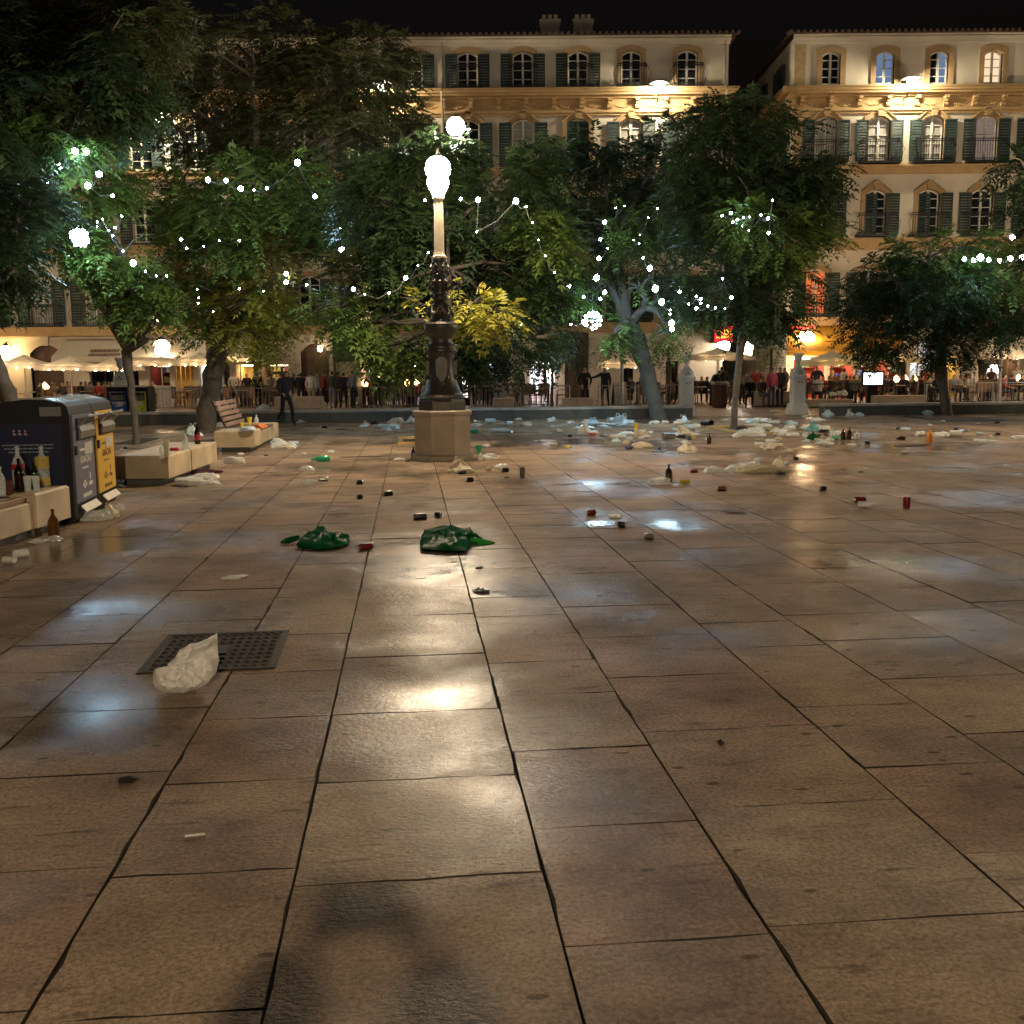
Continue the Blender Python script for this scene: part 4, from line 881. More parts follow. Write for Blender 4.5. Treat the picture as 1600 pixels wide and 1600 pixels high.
def tree(label, Y, trunk, lobes, dens, cat='tree', bark=None, name='tree', flen=(.34,.62), seed=1, limb=.09, fork=None):
    """trunk: [(px, py, radius px)] from the base up; lobes: (px, py, rx px, ry px, kind, depth offset m)"""
    r2 = random.Random(seed); g = npr
    pts = [at(x, y, Y+i*.12) for i, (x, y, _) in enumerate(trunk)]; rad = [max(.02, p[2]*Y/F) for p in trunk]
    root = thing(name, label, cat, (pts[0].x, pts[0].y, 0)); o = root.location
    pts[0].z = -.05
    # finer, slightly wavy trunk
    fp, fr = [], []
    for i in range(len(pts)-1):
        for k in range(4):
            t_ = k/4; p = pts[i].lerp(pts[i+1], t_); wv = rad[0]*.14; p = p+Vector((r2.uniform(-wv,wv), r2.uniform(-wv,wv), 0)) if i+k else p
            fp.append(p); fr.append((rad[i]*(1-t_)+rad[i+1]*t_)*r2.uniform(.93,1.07))
    fp.append(pts[-1]); fr.append(rad[-1]); fr[0] *= 1.12
    mb = MB(); mb.tube([p-o for p in fp], fr, 12)
    top = pts[-1]; limbs = MB(); P = []; D = []; L = []; T = []
    for fk in (fork or []):
        p = at(*fk, Y); limbs.tube([top-o-Vector((0,0,.25)), top.lerp(p,.5)-o+Vector((0,r2.uniform(-.1,.1),0)), p-o], [rad[-1]*.85, limb*1.0, limb*.8], 8)
    for (px, py, rx, ry, kd, dy) in lobes:
        c = at(px, py, Y+dy); sx, sz = rx*Y/F, ry*Y/F; sy = max(.7, min(sx, 2.6)*.85)
        st = top if fork is None else at(*fork[min(range(len(fork)), key=lambda i: (fork[i][0]-px)**2+(fork[i][1]-py)**2)], Y)
        mid = st.lerp(c, .5)+Vector((r2.uniform(-.2,.2), r2.uniform(-.2,.2), r2.uniform(-.25,.15)))
        if c.z > st.z-.5 or True:
            limbs.tube([st-o, st.lerp(mid,.5)-o+Vector((r2.uniform(-.1,.1),0,r2.uniform(0,.1))), mid-o, mid.lerp(c,.5)-o+Vector((r2.uniform(-.15,.15),r2.uniform(-.1,.1),0)), c-o], [limb,limb*.85,limb*.65,limb*.45,limb*.3], 7)
        for k in range(7):
            a_ = r2.uniform(0, 6.28); e = c+Vector((math.cos(a_)*sx*.8, math.sin(a_)*sy*.8, r2.uniform(-.5,.75)*sz)); m_ = c.lerp(e,.5)+Vector((0,0,r2.uniform(0,.2)*sz))
            limbs.tube([c.lerp(st,.15*r2.random())-o, m_-o, e-o], [limb*.42,limb*.26,.012], 5)
        n = int(rx*ry*dens)
        d = unit(g.normal(0, 1, (n, 3))); rr = g.uniform(0, 1, n)**.42
        p = d*rr[:, None]*np.array([sx, sy, sz])
        q = p*.95+np.array([px*.37, py*.21, 0]); # clumps and gaps
        keep = np.array([noise.noise(Vector((float(a[0]), float(a[1]), float(a[2])*1.2)))+.18*noise.noise(Vector((float(a[0])*3, float(a[1])*3, float(a[2])*3))) > .0 for a in q]) if n else np.array([], bool)
        p = p[keep]; d = d[keep]; n = len(p)
        if not n: continue
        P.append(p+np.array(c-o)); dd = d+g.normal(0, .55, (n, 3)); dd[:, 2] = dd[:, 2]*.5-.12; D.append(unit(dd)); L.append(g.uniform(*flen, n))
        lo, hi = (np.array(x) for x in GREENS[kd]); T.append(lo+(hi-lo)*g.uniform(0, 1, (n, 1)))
    mb.build('trunk', bark or BARK, root, smooth=True, ang=60); limbs.build('branches', bark or BARK, root, smooth=True, ang=60)
    me = fronds_mesh('crown', np.concatenate(P), np.concatenate(D), np.concatenate(L), np.concatenate(T)); put('crown', me, root)
    return root
DN = .20
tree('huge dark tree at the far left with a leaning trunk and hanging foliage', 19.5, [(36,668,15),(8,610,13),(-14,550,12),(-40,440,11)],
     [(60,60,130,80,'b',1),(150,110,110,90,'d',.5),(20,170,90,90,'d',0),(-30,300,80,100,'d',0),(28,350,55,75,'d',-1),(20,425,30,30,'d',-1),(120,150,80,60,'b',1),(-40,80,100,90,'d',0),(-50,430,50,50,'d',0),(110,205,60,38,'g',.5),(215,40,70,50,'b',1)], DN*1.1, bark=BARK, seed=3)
tree('slim small tree with an elbowed branch behind the second bench', 21.7, [(213,692,5.5),(209,640,5.5),(203,590,6),(197,548,8)],
     [(210,450,48,34,'g',0),(245,485,35,22,'g',.3),(95,385,65,38,'g',0),(120,325,75,42,'g',.4),(160,290,50,30,'g',.3),(190,395,50,35,'g',0),(60,315,30,22,'g',0),(215,500,36,16,'g',0)], DN*1.15, name='slim_tree', limb=.06, seed=5)
eb = bpy.data.objects['slim_tree']; q = [at(197,548,21.9), at(212,541,21.6), at(226,533,21.5), at(231,527,21.4), at(236,512,21.5), at(244,495,21.6)]
MB().tube([p-eb.location for p in q], [.09,.07,.06,.07,.045,.03], 8).build('elbow_branch', BARK, eb, smooth=True)
tree('big thick-trunked tree with lower leaves coloured lamplight yellow left of the lamp', 27, [(319,668,14.5),(329,615,15),(338,560,17),(350,500,16),(362,440,12)],
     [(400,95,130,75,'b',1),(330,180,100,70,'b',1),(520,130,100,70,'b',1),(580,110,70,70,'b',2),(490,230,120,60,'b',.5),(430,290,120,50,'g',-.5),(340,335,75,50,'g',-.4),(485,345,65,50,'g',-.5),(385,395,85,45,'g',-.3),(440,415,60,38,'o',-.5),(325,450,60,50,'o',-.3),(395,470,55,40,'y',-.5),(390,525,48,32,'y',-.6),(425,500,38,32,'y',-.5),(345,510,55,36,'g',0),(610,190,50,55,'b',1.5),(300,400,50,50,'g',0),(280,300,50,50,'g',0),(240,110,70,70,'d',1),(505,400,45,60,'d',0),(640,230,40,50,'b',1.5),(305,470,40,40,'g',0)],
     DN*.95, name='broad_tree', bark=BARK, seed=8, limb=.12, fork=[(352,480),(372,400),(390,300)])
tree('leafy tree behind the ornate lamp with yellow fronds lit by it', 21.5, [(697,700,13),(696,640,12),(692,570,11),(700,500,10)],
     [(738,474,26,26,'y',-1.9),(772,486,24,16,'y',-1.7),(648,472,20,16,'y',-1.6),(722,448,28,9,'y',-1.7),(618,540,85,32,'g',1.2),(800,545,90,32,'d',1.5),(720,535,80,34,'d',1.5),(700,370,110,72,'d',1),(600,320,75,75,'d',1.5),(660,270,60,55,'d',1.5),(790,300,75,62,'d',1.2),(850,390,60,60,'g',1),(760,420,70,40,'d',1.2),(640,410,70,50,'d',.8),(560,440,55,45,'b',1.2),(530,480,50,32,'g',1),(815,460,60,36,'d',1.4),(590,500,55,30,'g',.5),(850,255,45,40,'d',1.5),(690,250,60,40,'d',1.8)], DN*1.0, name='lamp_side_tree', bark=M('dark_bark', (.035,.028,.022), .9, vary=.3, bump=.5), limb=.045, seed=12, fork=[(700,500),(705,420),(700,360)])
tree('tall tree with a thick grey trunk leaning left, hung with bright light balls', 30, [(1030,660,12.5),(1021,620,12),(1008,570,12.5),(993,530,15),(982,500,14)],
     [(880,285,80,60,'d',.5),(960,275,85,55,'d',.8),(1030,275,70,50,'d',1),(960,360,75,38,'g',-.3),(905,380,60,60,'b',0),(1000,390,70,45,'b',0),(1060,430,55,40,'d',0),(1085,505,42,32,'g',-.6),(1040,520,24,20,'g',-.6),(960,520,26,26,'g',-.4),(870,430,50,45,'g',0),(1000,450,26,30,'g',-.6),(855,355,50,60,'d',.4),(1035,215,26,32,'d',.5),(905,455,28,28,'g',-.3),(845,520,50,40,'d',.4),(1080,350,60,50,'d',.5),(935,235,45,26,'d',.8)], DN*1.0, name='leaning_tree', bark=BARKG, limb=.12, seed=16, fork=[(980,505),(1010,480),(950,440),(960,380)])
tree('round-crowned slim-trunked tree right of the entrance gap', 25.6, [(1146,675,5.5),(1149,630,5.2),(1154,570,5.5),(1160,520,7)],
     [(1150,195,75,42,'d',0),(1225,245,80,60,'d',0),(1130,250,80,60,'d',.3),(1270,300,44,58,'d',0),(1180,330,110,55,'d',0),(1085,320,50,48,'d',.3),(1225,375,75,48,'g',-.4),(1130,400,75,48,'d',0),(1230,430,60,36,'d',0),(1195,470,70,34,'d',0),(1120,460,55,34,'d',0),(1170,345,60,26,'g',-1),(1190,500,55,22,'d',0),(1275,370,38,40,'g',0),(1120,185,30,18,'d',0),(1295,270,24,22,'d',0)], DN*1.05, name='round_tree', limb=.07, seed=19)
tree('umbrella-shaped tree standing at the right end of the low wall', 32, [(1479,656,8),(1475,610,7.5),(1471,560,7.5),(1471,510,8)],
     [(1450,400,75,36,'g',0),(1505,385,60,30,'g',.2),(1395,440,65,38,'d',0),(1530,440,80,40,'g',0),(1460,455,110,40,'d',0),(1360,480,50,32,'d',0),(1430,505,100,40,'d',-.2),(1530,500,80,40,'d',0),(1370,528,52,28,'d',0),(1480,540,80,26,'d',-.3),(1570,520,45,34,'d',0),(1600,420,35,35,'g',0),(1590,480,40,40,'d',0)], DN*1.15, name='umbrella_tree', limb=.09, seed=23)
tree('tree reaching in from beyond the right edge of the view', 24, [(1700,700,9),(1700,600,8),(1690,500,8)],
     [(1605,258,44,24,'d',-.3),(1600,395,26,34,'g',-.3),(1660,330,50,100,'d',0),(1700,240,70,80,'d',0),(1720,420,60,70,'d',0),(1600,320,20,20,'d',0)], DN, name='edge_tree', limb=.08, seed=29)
# ---- orange trees along the street
def citrus(px, py, rpx, Y, label, kinds=('g',), seed=0, ry=None):
    c = at(px, py, Y); r = rpx*Y/F; rz_ = (ry or rpx)*Y/F; root = thing('orange_tree', label, 'tree', (c.x, c.y, 0), 0, 'clipped orange trees along the street')
    MB().tube([(0,0,-.02),(.03,0,c.z*.5),(0,0,c.z)], [.075,.06,.05], 8).build('trunk', BARK, root, smooth=True)
    n = int(1500*max(.5, r*rz_/1.2)); d = unit(npr.normal(0, 1, (n, 3))); rr = npr.uniform(0, 1, n)**.4*(1+.22*np.sin(d[:, 0]*5+seed)*np.cos(d[:, 2]*4+d[:, 1]*3))
    p = d*rr[:, None]*np.array([r, r, rz_])+np.array([0, 0, c.z]); D_ = unit(d+npr.normal(0, .6, (n, 3)))
    lo, hi = (np.array(x) for x in GREENS[kinds[0]]); tint = lo+(hi-lo)*npr.uniform(0, 1, (n, 1))
    put('crown', fronds_mesh('crown', p, D_, npr.uniform(.13, .24, n), tint, pairs=2), root)
for i, a in enumerate(((578,552,46,43,'small clipped orange tree left of the ornate lamp'), (522,560,34,43.5,'small orange tree in front of the wooden street door'), (640,568,36,44,'small orange tree before the menu board'),
    (862,556,21,42.5,'little orange tree with leaves tinted lamplight yellow', ('y',)), (902,552,34,43,'dark round orange tree before the dark doorway', ('d',)), (1045,540,40,43,'dark orange tree behind the leaning trunk', ('d',)),
    (1205,545,34,41.5,'orange tree in the gap between the urn pillars'), (1366,552,44,42,'orange tree in front of the yellow awning'), (440,572,24,43,'small orange tree over the terrace near the running person',('o',)), (780,560,40,43.5,'orange tree right of the ornate lamp pedestal', ('d',)))):
    citrus(a[0], a[1], a[2], a[3], a[4], a[5] if len(a) > 5 else ('g',), i)

# ---- strings of white lights in the trees
LED = EM('led_glow', COOL, L_LED); WIRE = M('cable', (.04,.045,.04), .6)
def string(label, Y, bulbs, balls=()):
    c = at(bulbs[0][0], bulbs[0][1], Y); root = thing('string_light', label, 'string lights', c, 0, 'white light strings in the trees'); pts = []
    r2 = random.Random(int(Y*10)); o = Vector(c)
    def bm_(): m_ = MB(); ball(m_, (0,0,0), 1, 1); return m_.mesh('bulb', LED)
    me = cached('bulb', bm_)
    for (x, y, r) in bulbs:
        p = at(x, y, Y-r2.uniform(0, 1.0)); rad = max(.014, r*.62*p.y/F*(.42+.11*min(r,5.3)))
        b = put('bulb', me, root, p-o, 0, (rad, rad, rad*1.1)); pts.append(p-o)
    mb = MB()
    for a, b in zip(pts[:-1], pts[1:]):
        if (a-b).length < .95: mb.tube([a, a.lerp(b,.5)-Vector((0,0,.09)), b], .009, 4)
    if mb.v: mb.build('cable', WIRE, root)
    return root
def light_ball(px, py, r, Y, label):
    p = at(px, py, Y); root = thing('light_ball', label, 'light ball', p, 0, 'balls of white lights'); R_ = r*Y/F
    def bm_(): m_ = MB(); ball(m_, (0,0,0), 1, 1); return m_.mesh('bulb', LED)
    me = cached('bulb', bm_); v, f = ICO[2]; r2 = random.Random(px)
    mb = MB()
    for k in range(3): mb.tube([(R_*math.cos(t*.5236)*(1 if k != 1 else 0), R_*(math.cos(t*.5236) if k == 1 else (math.sin(t*.5236) if k == 2 else 0)), R_*math.sin(t*.5236) if k < 2 else 0) for t in range(13)], .008, 4)
    mb.tube([(0,0,R_),(0,0,R_+.5)], .008, 4); mb.build('wire_frame', WIRE, root)
    for q in v:
        if r2.random() < .8: put('bulb', me, root, q*R_, 0, (.03, .03, .03))
light_ball(124,371,13,20.4,'dense ball of white lights hanging low in the left trees')
light_ball(926,501,13,28.2,'dense ball of white lights left of the leaning trunk')
string('string of large cool white bulbs high in the left tree', 20.2, [(117,236,7),(135,237,7),(93,260,6),(72,285,7),(155,272,7),(137,290,7),(176,306,4)])
string('cluster of tiny white bulbs below the high left string', 20.6, [(190,338,3),(180,356,3),(176,368,3),(170,360,2),(152,354,2),(152,347,2),(160,343,2),(192,392,2)])
string('short string ending over the elbowed slim tree', 20.4, [(208,411,7),(227,424,3),(244,431,2),(260,431,2)])
string('white bulbs across the top of the big left crown', 24.6, [(325,281,6),(353,282,5),(376,295,6),(397,297,3),(417,294,4),(465,254,7),(492,307,5),(533,359,6),(534,390,7)])
string('scattered white bulbs inside the big left crown', 24.9, [(283,374,4),(292,388,3),(318,385,2),(343,376,2),(374,376,3),(374,451,3),(333,487,2),(310,474,2),(310,465,2),(308,452,2)])
string('small white bulbs on the right of the big left crown', 25.2, [(412,455,2),(447,428,5),(447,441,5),(479,445,3)])
string('thin string of white bulbs crossing behind the lamp shaft', 20.2, [(552,452,5),(570,460,2),(608,458,3),(634,434,5),(653,415,2),(669,395,2),(664,313,3)])
string('white bulbs in the crown right of the lantern', 20.6, [(720,311,4),(747,312,6),(745,362,3),(806,314,7),(822,323,3),(832,348,2),(841,375,2),(852,400,2),(866,426,2),(815,507,3)])
string('bright bulbs down the left side of the leaning tree', 27.9, [(962,325,2),(976,322,2),(945,347,5),(938,374,4),(949,388,2),(936,404,5),(932,434,7),(945,457,5),(938,467,4),(912,464,4),(889,447,5),(892,507,3),(912,503,6)])
string('bright bulbs down the right side of the leaning tree', 27.8, [(990,375,2),(998,380,2),(1000,367,2),(1013,340,2),(1027,326,3),(1005,403,3),(1015,419,6),(1024,451,8),(1034,472,7),(1047,484,3),(1047,491,3),(1049,505,7),(1050,514,6)])
string('swag of bulbs low between the leaning and the round tree', 24.6, [(1062,456,4),(1076,475,3),(1088,463,3),(1095,467,4),(1095,474,3),(1088,482,4),(1106,478,3),(1118,481,3),(1133,482,2),(1143,465,4),(1129,435,3)])
string('tight cluster of tiny bulbs in the round crown', 23.8, [(1128,337,3),(1142,333,4),(1145,347,3),(1152,343,3),(1162,340,3),(1171,339,2),(1160,353,2),(1170,360,2),(1189,336,3),(1200,341,4),(1207,313,3),(1201,364,4)])
string('level string of bright bulbs over the umbrella-shaped tree', 30, [(1507,405,5),(1521,407,5),(1532,402,8),(1545,406,5),(1562,407,5),(1579,404,6),(1597,402,6),(1582,371,6)])

# ================================================================== CAFES
CANV = M('cream_canvas', (.74,.67,.57), .8, vary=.1, translucent=.35); POLE = M('umbrella_pole', (.35,.33,.3), .45, metal=.4)
WBULB = EM('warm_bulb_glow', (1,.66,.32), L_BULB)
AMBER = EM('amber_bulb_glow', (1,.6,.12), L_BULB*.6); REDB = EM('red_bulb_glow', (1,.06,.04), L_BULB*.4)
def umbrella(px, py, wpx, Y, label, hpx=16, bulbs=3, val=.16, closed=False, light=WBULB):
    c = at(px, py, Y); w_ = wpx*Y/F/2; h = hpx*Y/F; z = c.z
    t = thing('cafe_umbrella', label, 'umbrella', (c.x, Y, 0), R(rnd.uniform(-4,4)), 'cream cafe umbrellas')
    if closed:
        mb = MB(); mb.lathe([(.05,z+.6),(.12,z+.3),(.17,z-.3),(.2,z-.9),(.12,z-1.15)], 14, flute=.35); mb.build('canopy', CANV, t)
    else:
        mb = MB(); n = 9; vs = []
        for i in range(n):
            for j in range(n):
                u, v = i/(n-1)*2-1, j/(n-1)*2-1; k = max(abs(u), abs(v)); zz = z+h*(1-k)**1.15
                sag = .035*math.sin(math.pi*abs(u))*math.sin(math.pi*abs(v)); vs.append((u*w_, v*w_*.9, zz-sag+(.03 if abs(abs(u)-abs(v)) < .1 else 0)))
        mb.add(vs, [(i*n+j, (i+1)*n+j, (i+1)*n+j+1, i*n+j+1) for i in range(n-1) for j in range(n-1)])
        e = [(-w_,-w_*.9),(w_,-w_*.9),(w_,w_*.9),(-w_,w_*.9)]
        for q in range(4):
            a, b = e[q], e[(q+1) % 4]; k = 10
            for i in range(k):
                p = [(a[0]+(b[0]-a[0])*s/k, a[1]+(b[1]-a[1])*s/k) for s in (i, i+1)]; lo = z-val*(.85+.2*math.sin(i*2.4))
                mb.quad((*p[0], z+.02), (*p[1], z+.02), (p[1][0]*1.01, p[1][1]*1.01, lo), (p[0][0]*1.01, p[0][1]*1.01, z-val*(.85+.2*math.sin((i-1)*2.4))))
        mb.build('canopy', CANV, t, smooth=True, ang=25)
        rb = MB()
        for a in e: rb.tube([(0,0,z+h-.05),(a[0],a[1],z-.02)], .013, 4)
        rb.build('ribs', POLE, t)
    MB().tube([(0,0,0),(0,0,z+h)], .03, 8).build('pole', POLE, t); MB().cham(-.3,-.3,0,.3,.3,.09,.02).build('foot', IRON, t)
    for i in range(bulbs):
        b_ = MB(); x = w_*(-.8+1.6*(i+.5)/bulbs); ball(b_, (x,-w_*.7,z-.10), .055, 1); b_.build('bulb', light, t)
        MB().tube([(x,-w_*.7,z-.05),(x,-w_*.7,z+.02)], .01, 4).build('bulb_wire', IRON, t)
    return t
for a in ((38,570,70,43,'leftmost cream umbrella, in front of the arched doorway',15), (110,573,80,42.5,'second cream umbrella from the left under the awning',16), (178,574,74,42.2,'third cream umbrella from the left under the awning',14), (252,566,84,43.5,'wide flat cream umbrella behind the recycling bins',8), (312,566,60,43,'cream umbrella beside the big left trunk',14), (375,560,56,45,'cream umbrella over the terrace behind the running person',10),
    (969,570,78,43,'cream umbrella with a drooping valance left of the leaning trunk',18), (1122,558,96,42.5,'cream umbrella between the leaning tree and the round tree',14), (1300,566,90,43,'cream umbrella below the yellow awning',18), (1395,560,80,45,'cream umbrella over the screen',12), (1460,562,60,44,'cream umbrella behind the umbrella-shaped tree',12), (1575,556,90,43,'broad cream umbrella at the right edge',16)):
    umbrella(*a[:5], hpx=a[5], light=AMBER if a[0] in (1300, 1460, 1395) else WBULB)
umbrella(1523, 585, 30, 42.5, 'closed cream umbrella beside the far right post', closed=True, bulbs=0, hpx=10)
for (px, Y, h_, lb) in ((972,40.3,523,'grey steel post in front of the cream umbrella'), (1565,39.5,545,'grey steel post at the far right'), (1477-30+0,41,600,'thin post behind the umbrella-shaped tree')):
    p = at(px, h_, Y); t = thing('steel_post', lb, 'post', (p.x, p.y, 0)); MB().lathe([(.09,0),(.09,.1),(.07,.14),(.065,p.z)], 10).build('shaft', RAILM, t, smooth=True); MB().lathe([(.075,p.z),(.08,p.z+.03),(.0,p.z+.1)], 10).build('cap', RAILM, t)
# awnings, belonging to the buildings
def awning(root, bx, px0, px1, pyt, pyb, out, mat, nm='awning', inset=0):
    x0, x1 = bx(px0), bx(px1); Yb = FY-out; zt, zb = zf(pyt), at(800, pyb, Yb).z; k = Yb/FY; ob = root.location.x
    a0, a1 = x0, x1; b0, b1 = (x0+ob)*k-ob-inset, (x1+ob)*k-ob
    mb = MB(); mb.quad((a0,-.06,zt),(a1,-.06,zt),(b1,-out,zb),(b0,-out,zb)); mb.quad((b0,-out,zb),(b1,-out,zb),(b1,-out,zb-.2),(b0,-out,zb-.2))
    if mat.name != 'awning_yellow': mb.add([(a0,-.06,zt),(b0,-out,zb),(b0,-out,zb-.2)], [(0,1,2)])
    mb.add([(a1,-.06,zt),(b1,-out,zb),(b1,-out,zb-.2)], [(0,1,2)])
    o = mb.build(nm, mat, root)
    fr = MB()
    for s in (0, .5, 1): fr.tube([(a0+(a1-a0)*s,-.06,zt-.05),(b0+(b1-b0)*s,-out+.02,zb-.04)], .02, 5)
    fr.build('awning_arm', POLE, o)
    return o, (a0, a1, b0, b1, zt, zb, out)
AWC = M('awning_cream', (.72,.64,.53), .8, vary=.08, translucent=.3)
o, g_a = awning(LB, lx, 90, 226, 524, 553, 3.4, AWC, inset=.8)
def on_awn(g, s, t_): a0, a1, b0, b1, zt, zb, out = g; xa, xb = a0+(a1-a0)*s, b0+(b1-b0)*s; return Vector((xa+(xb-xa)*t_, -.06+(-out+.06)*t_-.03, zt+(zb-zt)*t_+.03))
mb = MB()
for (t0, t1) in ((.62,.76), (.84,.96)):
    r2 = random.Random(int(t0*10)); s = .36
    while s < .66: d = r2.uniform(.012,.03); mb.quad(on_awn(g_a,s,t0), on_awn(g_a,s+d,t0), on_awn(g_a,s+d-.005,t1), on_awn(g_a,s-.005,t1)); s += d+.006
mb.build('awning_print', M('print_brown', (.16,.09,.06), .7), o)
awning(LB, lx, 228, 310, 522, 554, 3.2, AWC)
awning(LB, lx, 512, 575, 516, 556, 3.0, M('awning_black', (.012,.012,.013), .7))
YEL = M('awning_yellow', (.55,.30,.03), .75, vary=.1, translucent=.35)
o, g_a = awning(RB, rx, 1236, 1345, 512, 552, 3.2, YEL)
pm = on_awn(g_a, .62, .48); sl = math.atan2(g_a[4]-g_a[5], g_a[6])
text('lettering', 'P', .62, M('print_black', (.03,.015,.01), .6), o, Matrix.Translation(pm) @ Matrix.Rotation(sl, 4, 'X'))
mb = MB(); mb.quad(on_awn(g_a,.55,.66), on_awn(g_a,.68,.66), on_awn(g_a,.68,.70), on_awn(g_a,.55,.70)); mb.build('awning_print', M('print_black'), o)
awning(RB, rx, 1348, 1420, 516, 552, 2.6, M('awning_orange', (.5,.22,.03), .75, translucent=.3))
awning(RB, rx, 1545, 1680, 520, 552, 3.0, AWC)
# wall lamps, signs, heaters, screen
def wall_lamp(px, py, Y, size, label, col=(1,.62,.25), s=30):
    p = at(px, py, Y); t = thing('wall_lamp', label, 'wall lamp', p); b_ = MB(); b_.lathe([(.06*size,-.2*size),(.16*size,-.12*size),(.2*size,.12*size),(.1*size,.22*size)], 10); b_.build('lamp_glass', EM('wall_lamp_%d' % int(s*10), col, s), t, smooth=True)
    m_ = MB(); m_.lathe([(.12*size,.22*size),(.03,.32*size)], 8); m_.tube([(0,0,.3*size),(0,.25,.36*size),(0,FY-Y,.2*size)], .02, 5); m_.build('bracket', IRON, t); return t
wall_lamp(10, 552, FY-.6, 1.6, 'warm wall lamp at the far left beside the arched doorway', s=38)
wall_lamp(253, 546, FY-3.3, 1.9, 'bright lantern shining at the end of the cream awning', col=(1,.72,.4), s=24)
wall_lamp(1259, 535, FY-1.7, 2.2, 'glaring lamp tucked under the left end of the yellow awning', col=(1,.66,.34), s=75)
wall_lamp(1131, 540, FY-.7, 1.6, 'white hot lamp under the red and yellow sign', col=(1,.82,.6), s=30)
wall_lamp(1165, 548, FY-1.5, 1.8, 'bright white lamp behind the slim trunk in the gap', col=(1,.85,.68), s=26)
wall_lamp(856, 583, FY-.8, .8, 'small warm lamp over the arch niche beside the dark doorway', s=26)
wall_lamp(500, 545, FY-.4, .7, 'small cool lamp beside the wooden street door', col=(.8,.95,1), s=24)
a_ = at(1238, 512, FY-3.4); b_ = at(1274, 511, FY-3.4); t = thing('red_tube_lamp', 'red tube lamp over the left end of the yellow awning', 'tube lamp', a_); L_ = (b_-a_).x
MB().tube([(0,0,0),(L_,0,0)], .05, 8).build('tube', EM('red_tube_glow', (1,.05,.03), 9), t, smooth=True); mb = MB(); mb.box(-.05,.05,-.06,L_+.05,.1,.08).tube([(L_*.5,.08,0),(L_*.5,3.35,.1)], .025, 5); mb.build('bracket', IRON, t)
p = at(1131, 522, FY-1.0); t = thing('neon_sign', 'glowing red sign with yellow script above the white lamp', 'sign', p)
MB().box(-.42,0,-.36,.42,.1,.36).build('panel', EM('sign_red', (1,.03,.05), 1.3), t); r2 = random.Random(9); mb = MB()
for k in range(3):
    x = -.36
    while x < .3: mb.tube([(x,-.03,.16-.15*k-.05),(x+.05,-.03,.16-.15*k+.06),(x+.09,-.03,.16-.15*k-.05)], .018, 4); x += r2.uniform(.09,.14)
mb.build('script', EM('sign_yellow', (1,.75,.08), 3.0), t); MB().box(-.45,.1,-.4,.45,.95,.4).build('case', IRON, t)
p = at(1364, 592, 39.0); t = thing('screen', 'glowing white screen on a stand before the dark railing', 'screen', (p.x, p.y, 0)); MB().box(-.36,-.03,p.z-.21,.36,-.025,p.z+.23).build('display', EM('screen_white', (.75,.88,1), 3.2), t)
mb = MB(); mb.cham(-.42,-.022,p.z-.28,.42,.06,p.z+.29,.01); mb.build('case', BINBLK, t); MB().cham(-.2,0,.05,.2,.12,p.z-.28,.01).cham(-.35,-.2,0,.35,.3,.05,.01).build('stand', BINBLK, t)
p = at(1410, 570, 46); t = thing('upright_sign', 'tall white panel sign with a lit face near the dark post', 'sign', (p.x+.95, p.y, 0)); MB().box(-.25,0,1.1,.25,.03,2.6).build('face', EM('panel_face', (1,.9,.85), .75), t); MB().box(-.28,.03,0,.28,.1,2.65).build('case', IRON, t)
p = at(1425, 575, 48.5); t = thing('lit_sign', 'white lamp-shaped lit sign at the far right shopfront', 'sign', at(1552, 578, 48.9)); MB().prism([(-.3,-.2),(.3,-.2),(.18,.25),(-.18,.25)], 0, .06).box(-.3,0,-.42,.3,.06,-.26).build('face', EM('lit_sign_face', (1,.92,.88), 2.4), t); MB().box(-.34,.06,-.46,.34,.9,.3).build('case', IRON, t)
p = at(727, 590, 44.5); t = thing('light_column', 'tall white glowing column right of the ornate lamp', 'lit column', (p.x, p.y, 0)); MB().lathe([(.13,.35),(.13,2.2)], 14).build('tube', EM('column_glow', (1,.93,.82), 3.2), t, smooth=True); MB().lathe([(.18,0),(.18,.33),(.14,.35)], 14).build('foot', IRON, t); MB().lathe([(.14,2.2),(.0,2.3)], 14).build('cap', IRON, t)
def heater(px, Y, label, col=(1,.45,.15), z=1.0):
    p = at(px, 600, Y); t = thing('fire_lamp', label, 'fire lamp', (p.x, Y, 0), 0, 'flame lamps on the cafe terraces'); MB().lathe([(.16,0),(.16,.06),(.04,.1),(.04,z-.25),(.14,z-.2)], 10).build('stand', IRON, t)
    m_ = MB(); ball(m_, (0,0,z), .11, 1, s=(1,1,1.5)); ball(m_, (.1,.02,z-.05), .07, 1, s=(1,1,1.4)); m_.build('flame', EM('flame_glow', (1,.55,.22), 7), t, smooth=True)
for a in ((569,42.8,'single flame lamp behind the leaning dark person'), (636,43.5,'flame lamp left of the ornate pedestal'), (650,43.6,'flame lamp closest to the ornate pedestal'), (1400,43.5,'flame lamp right of the screen'), (1414,44,'second flame lamp right of the screen'), (1428,44,'third flame lamp right of the screen'), (1591,43.5,'flame lamp at the right edge'), (70,43.2,'flame lamp above the dark bin at left')):
    heater(*a)
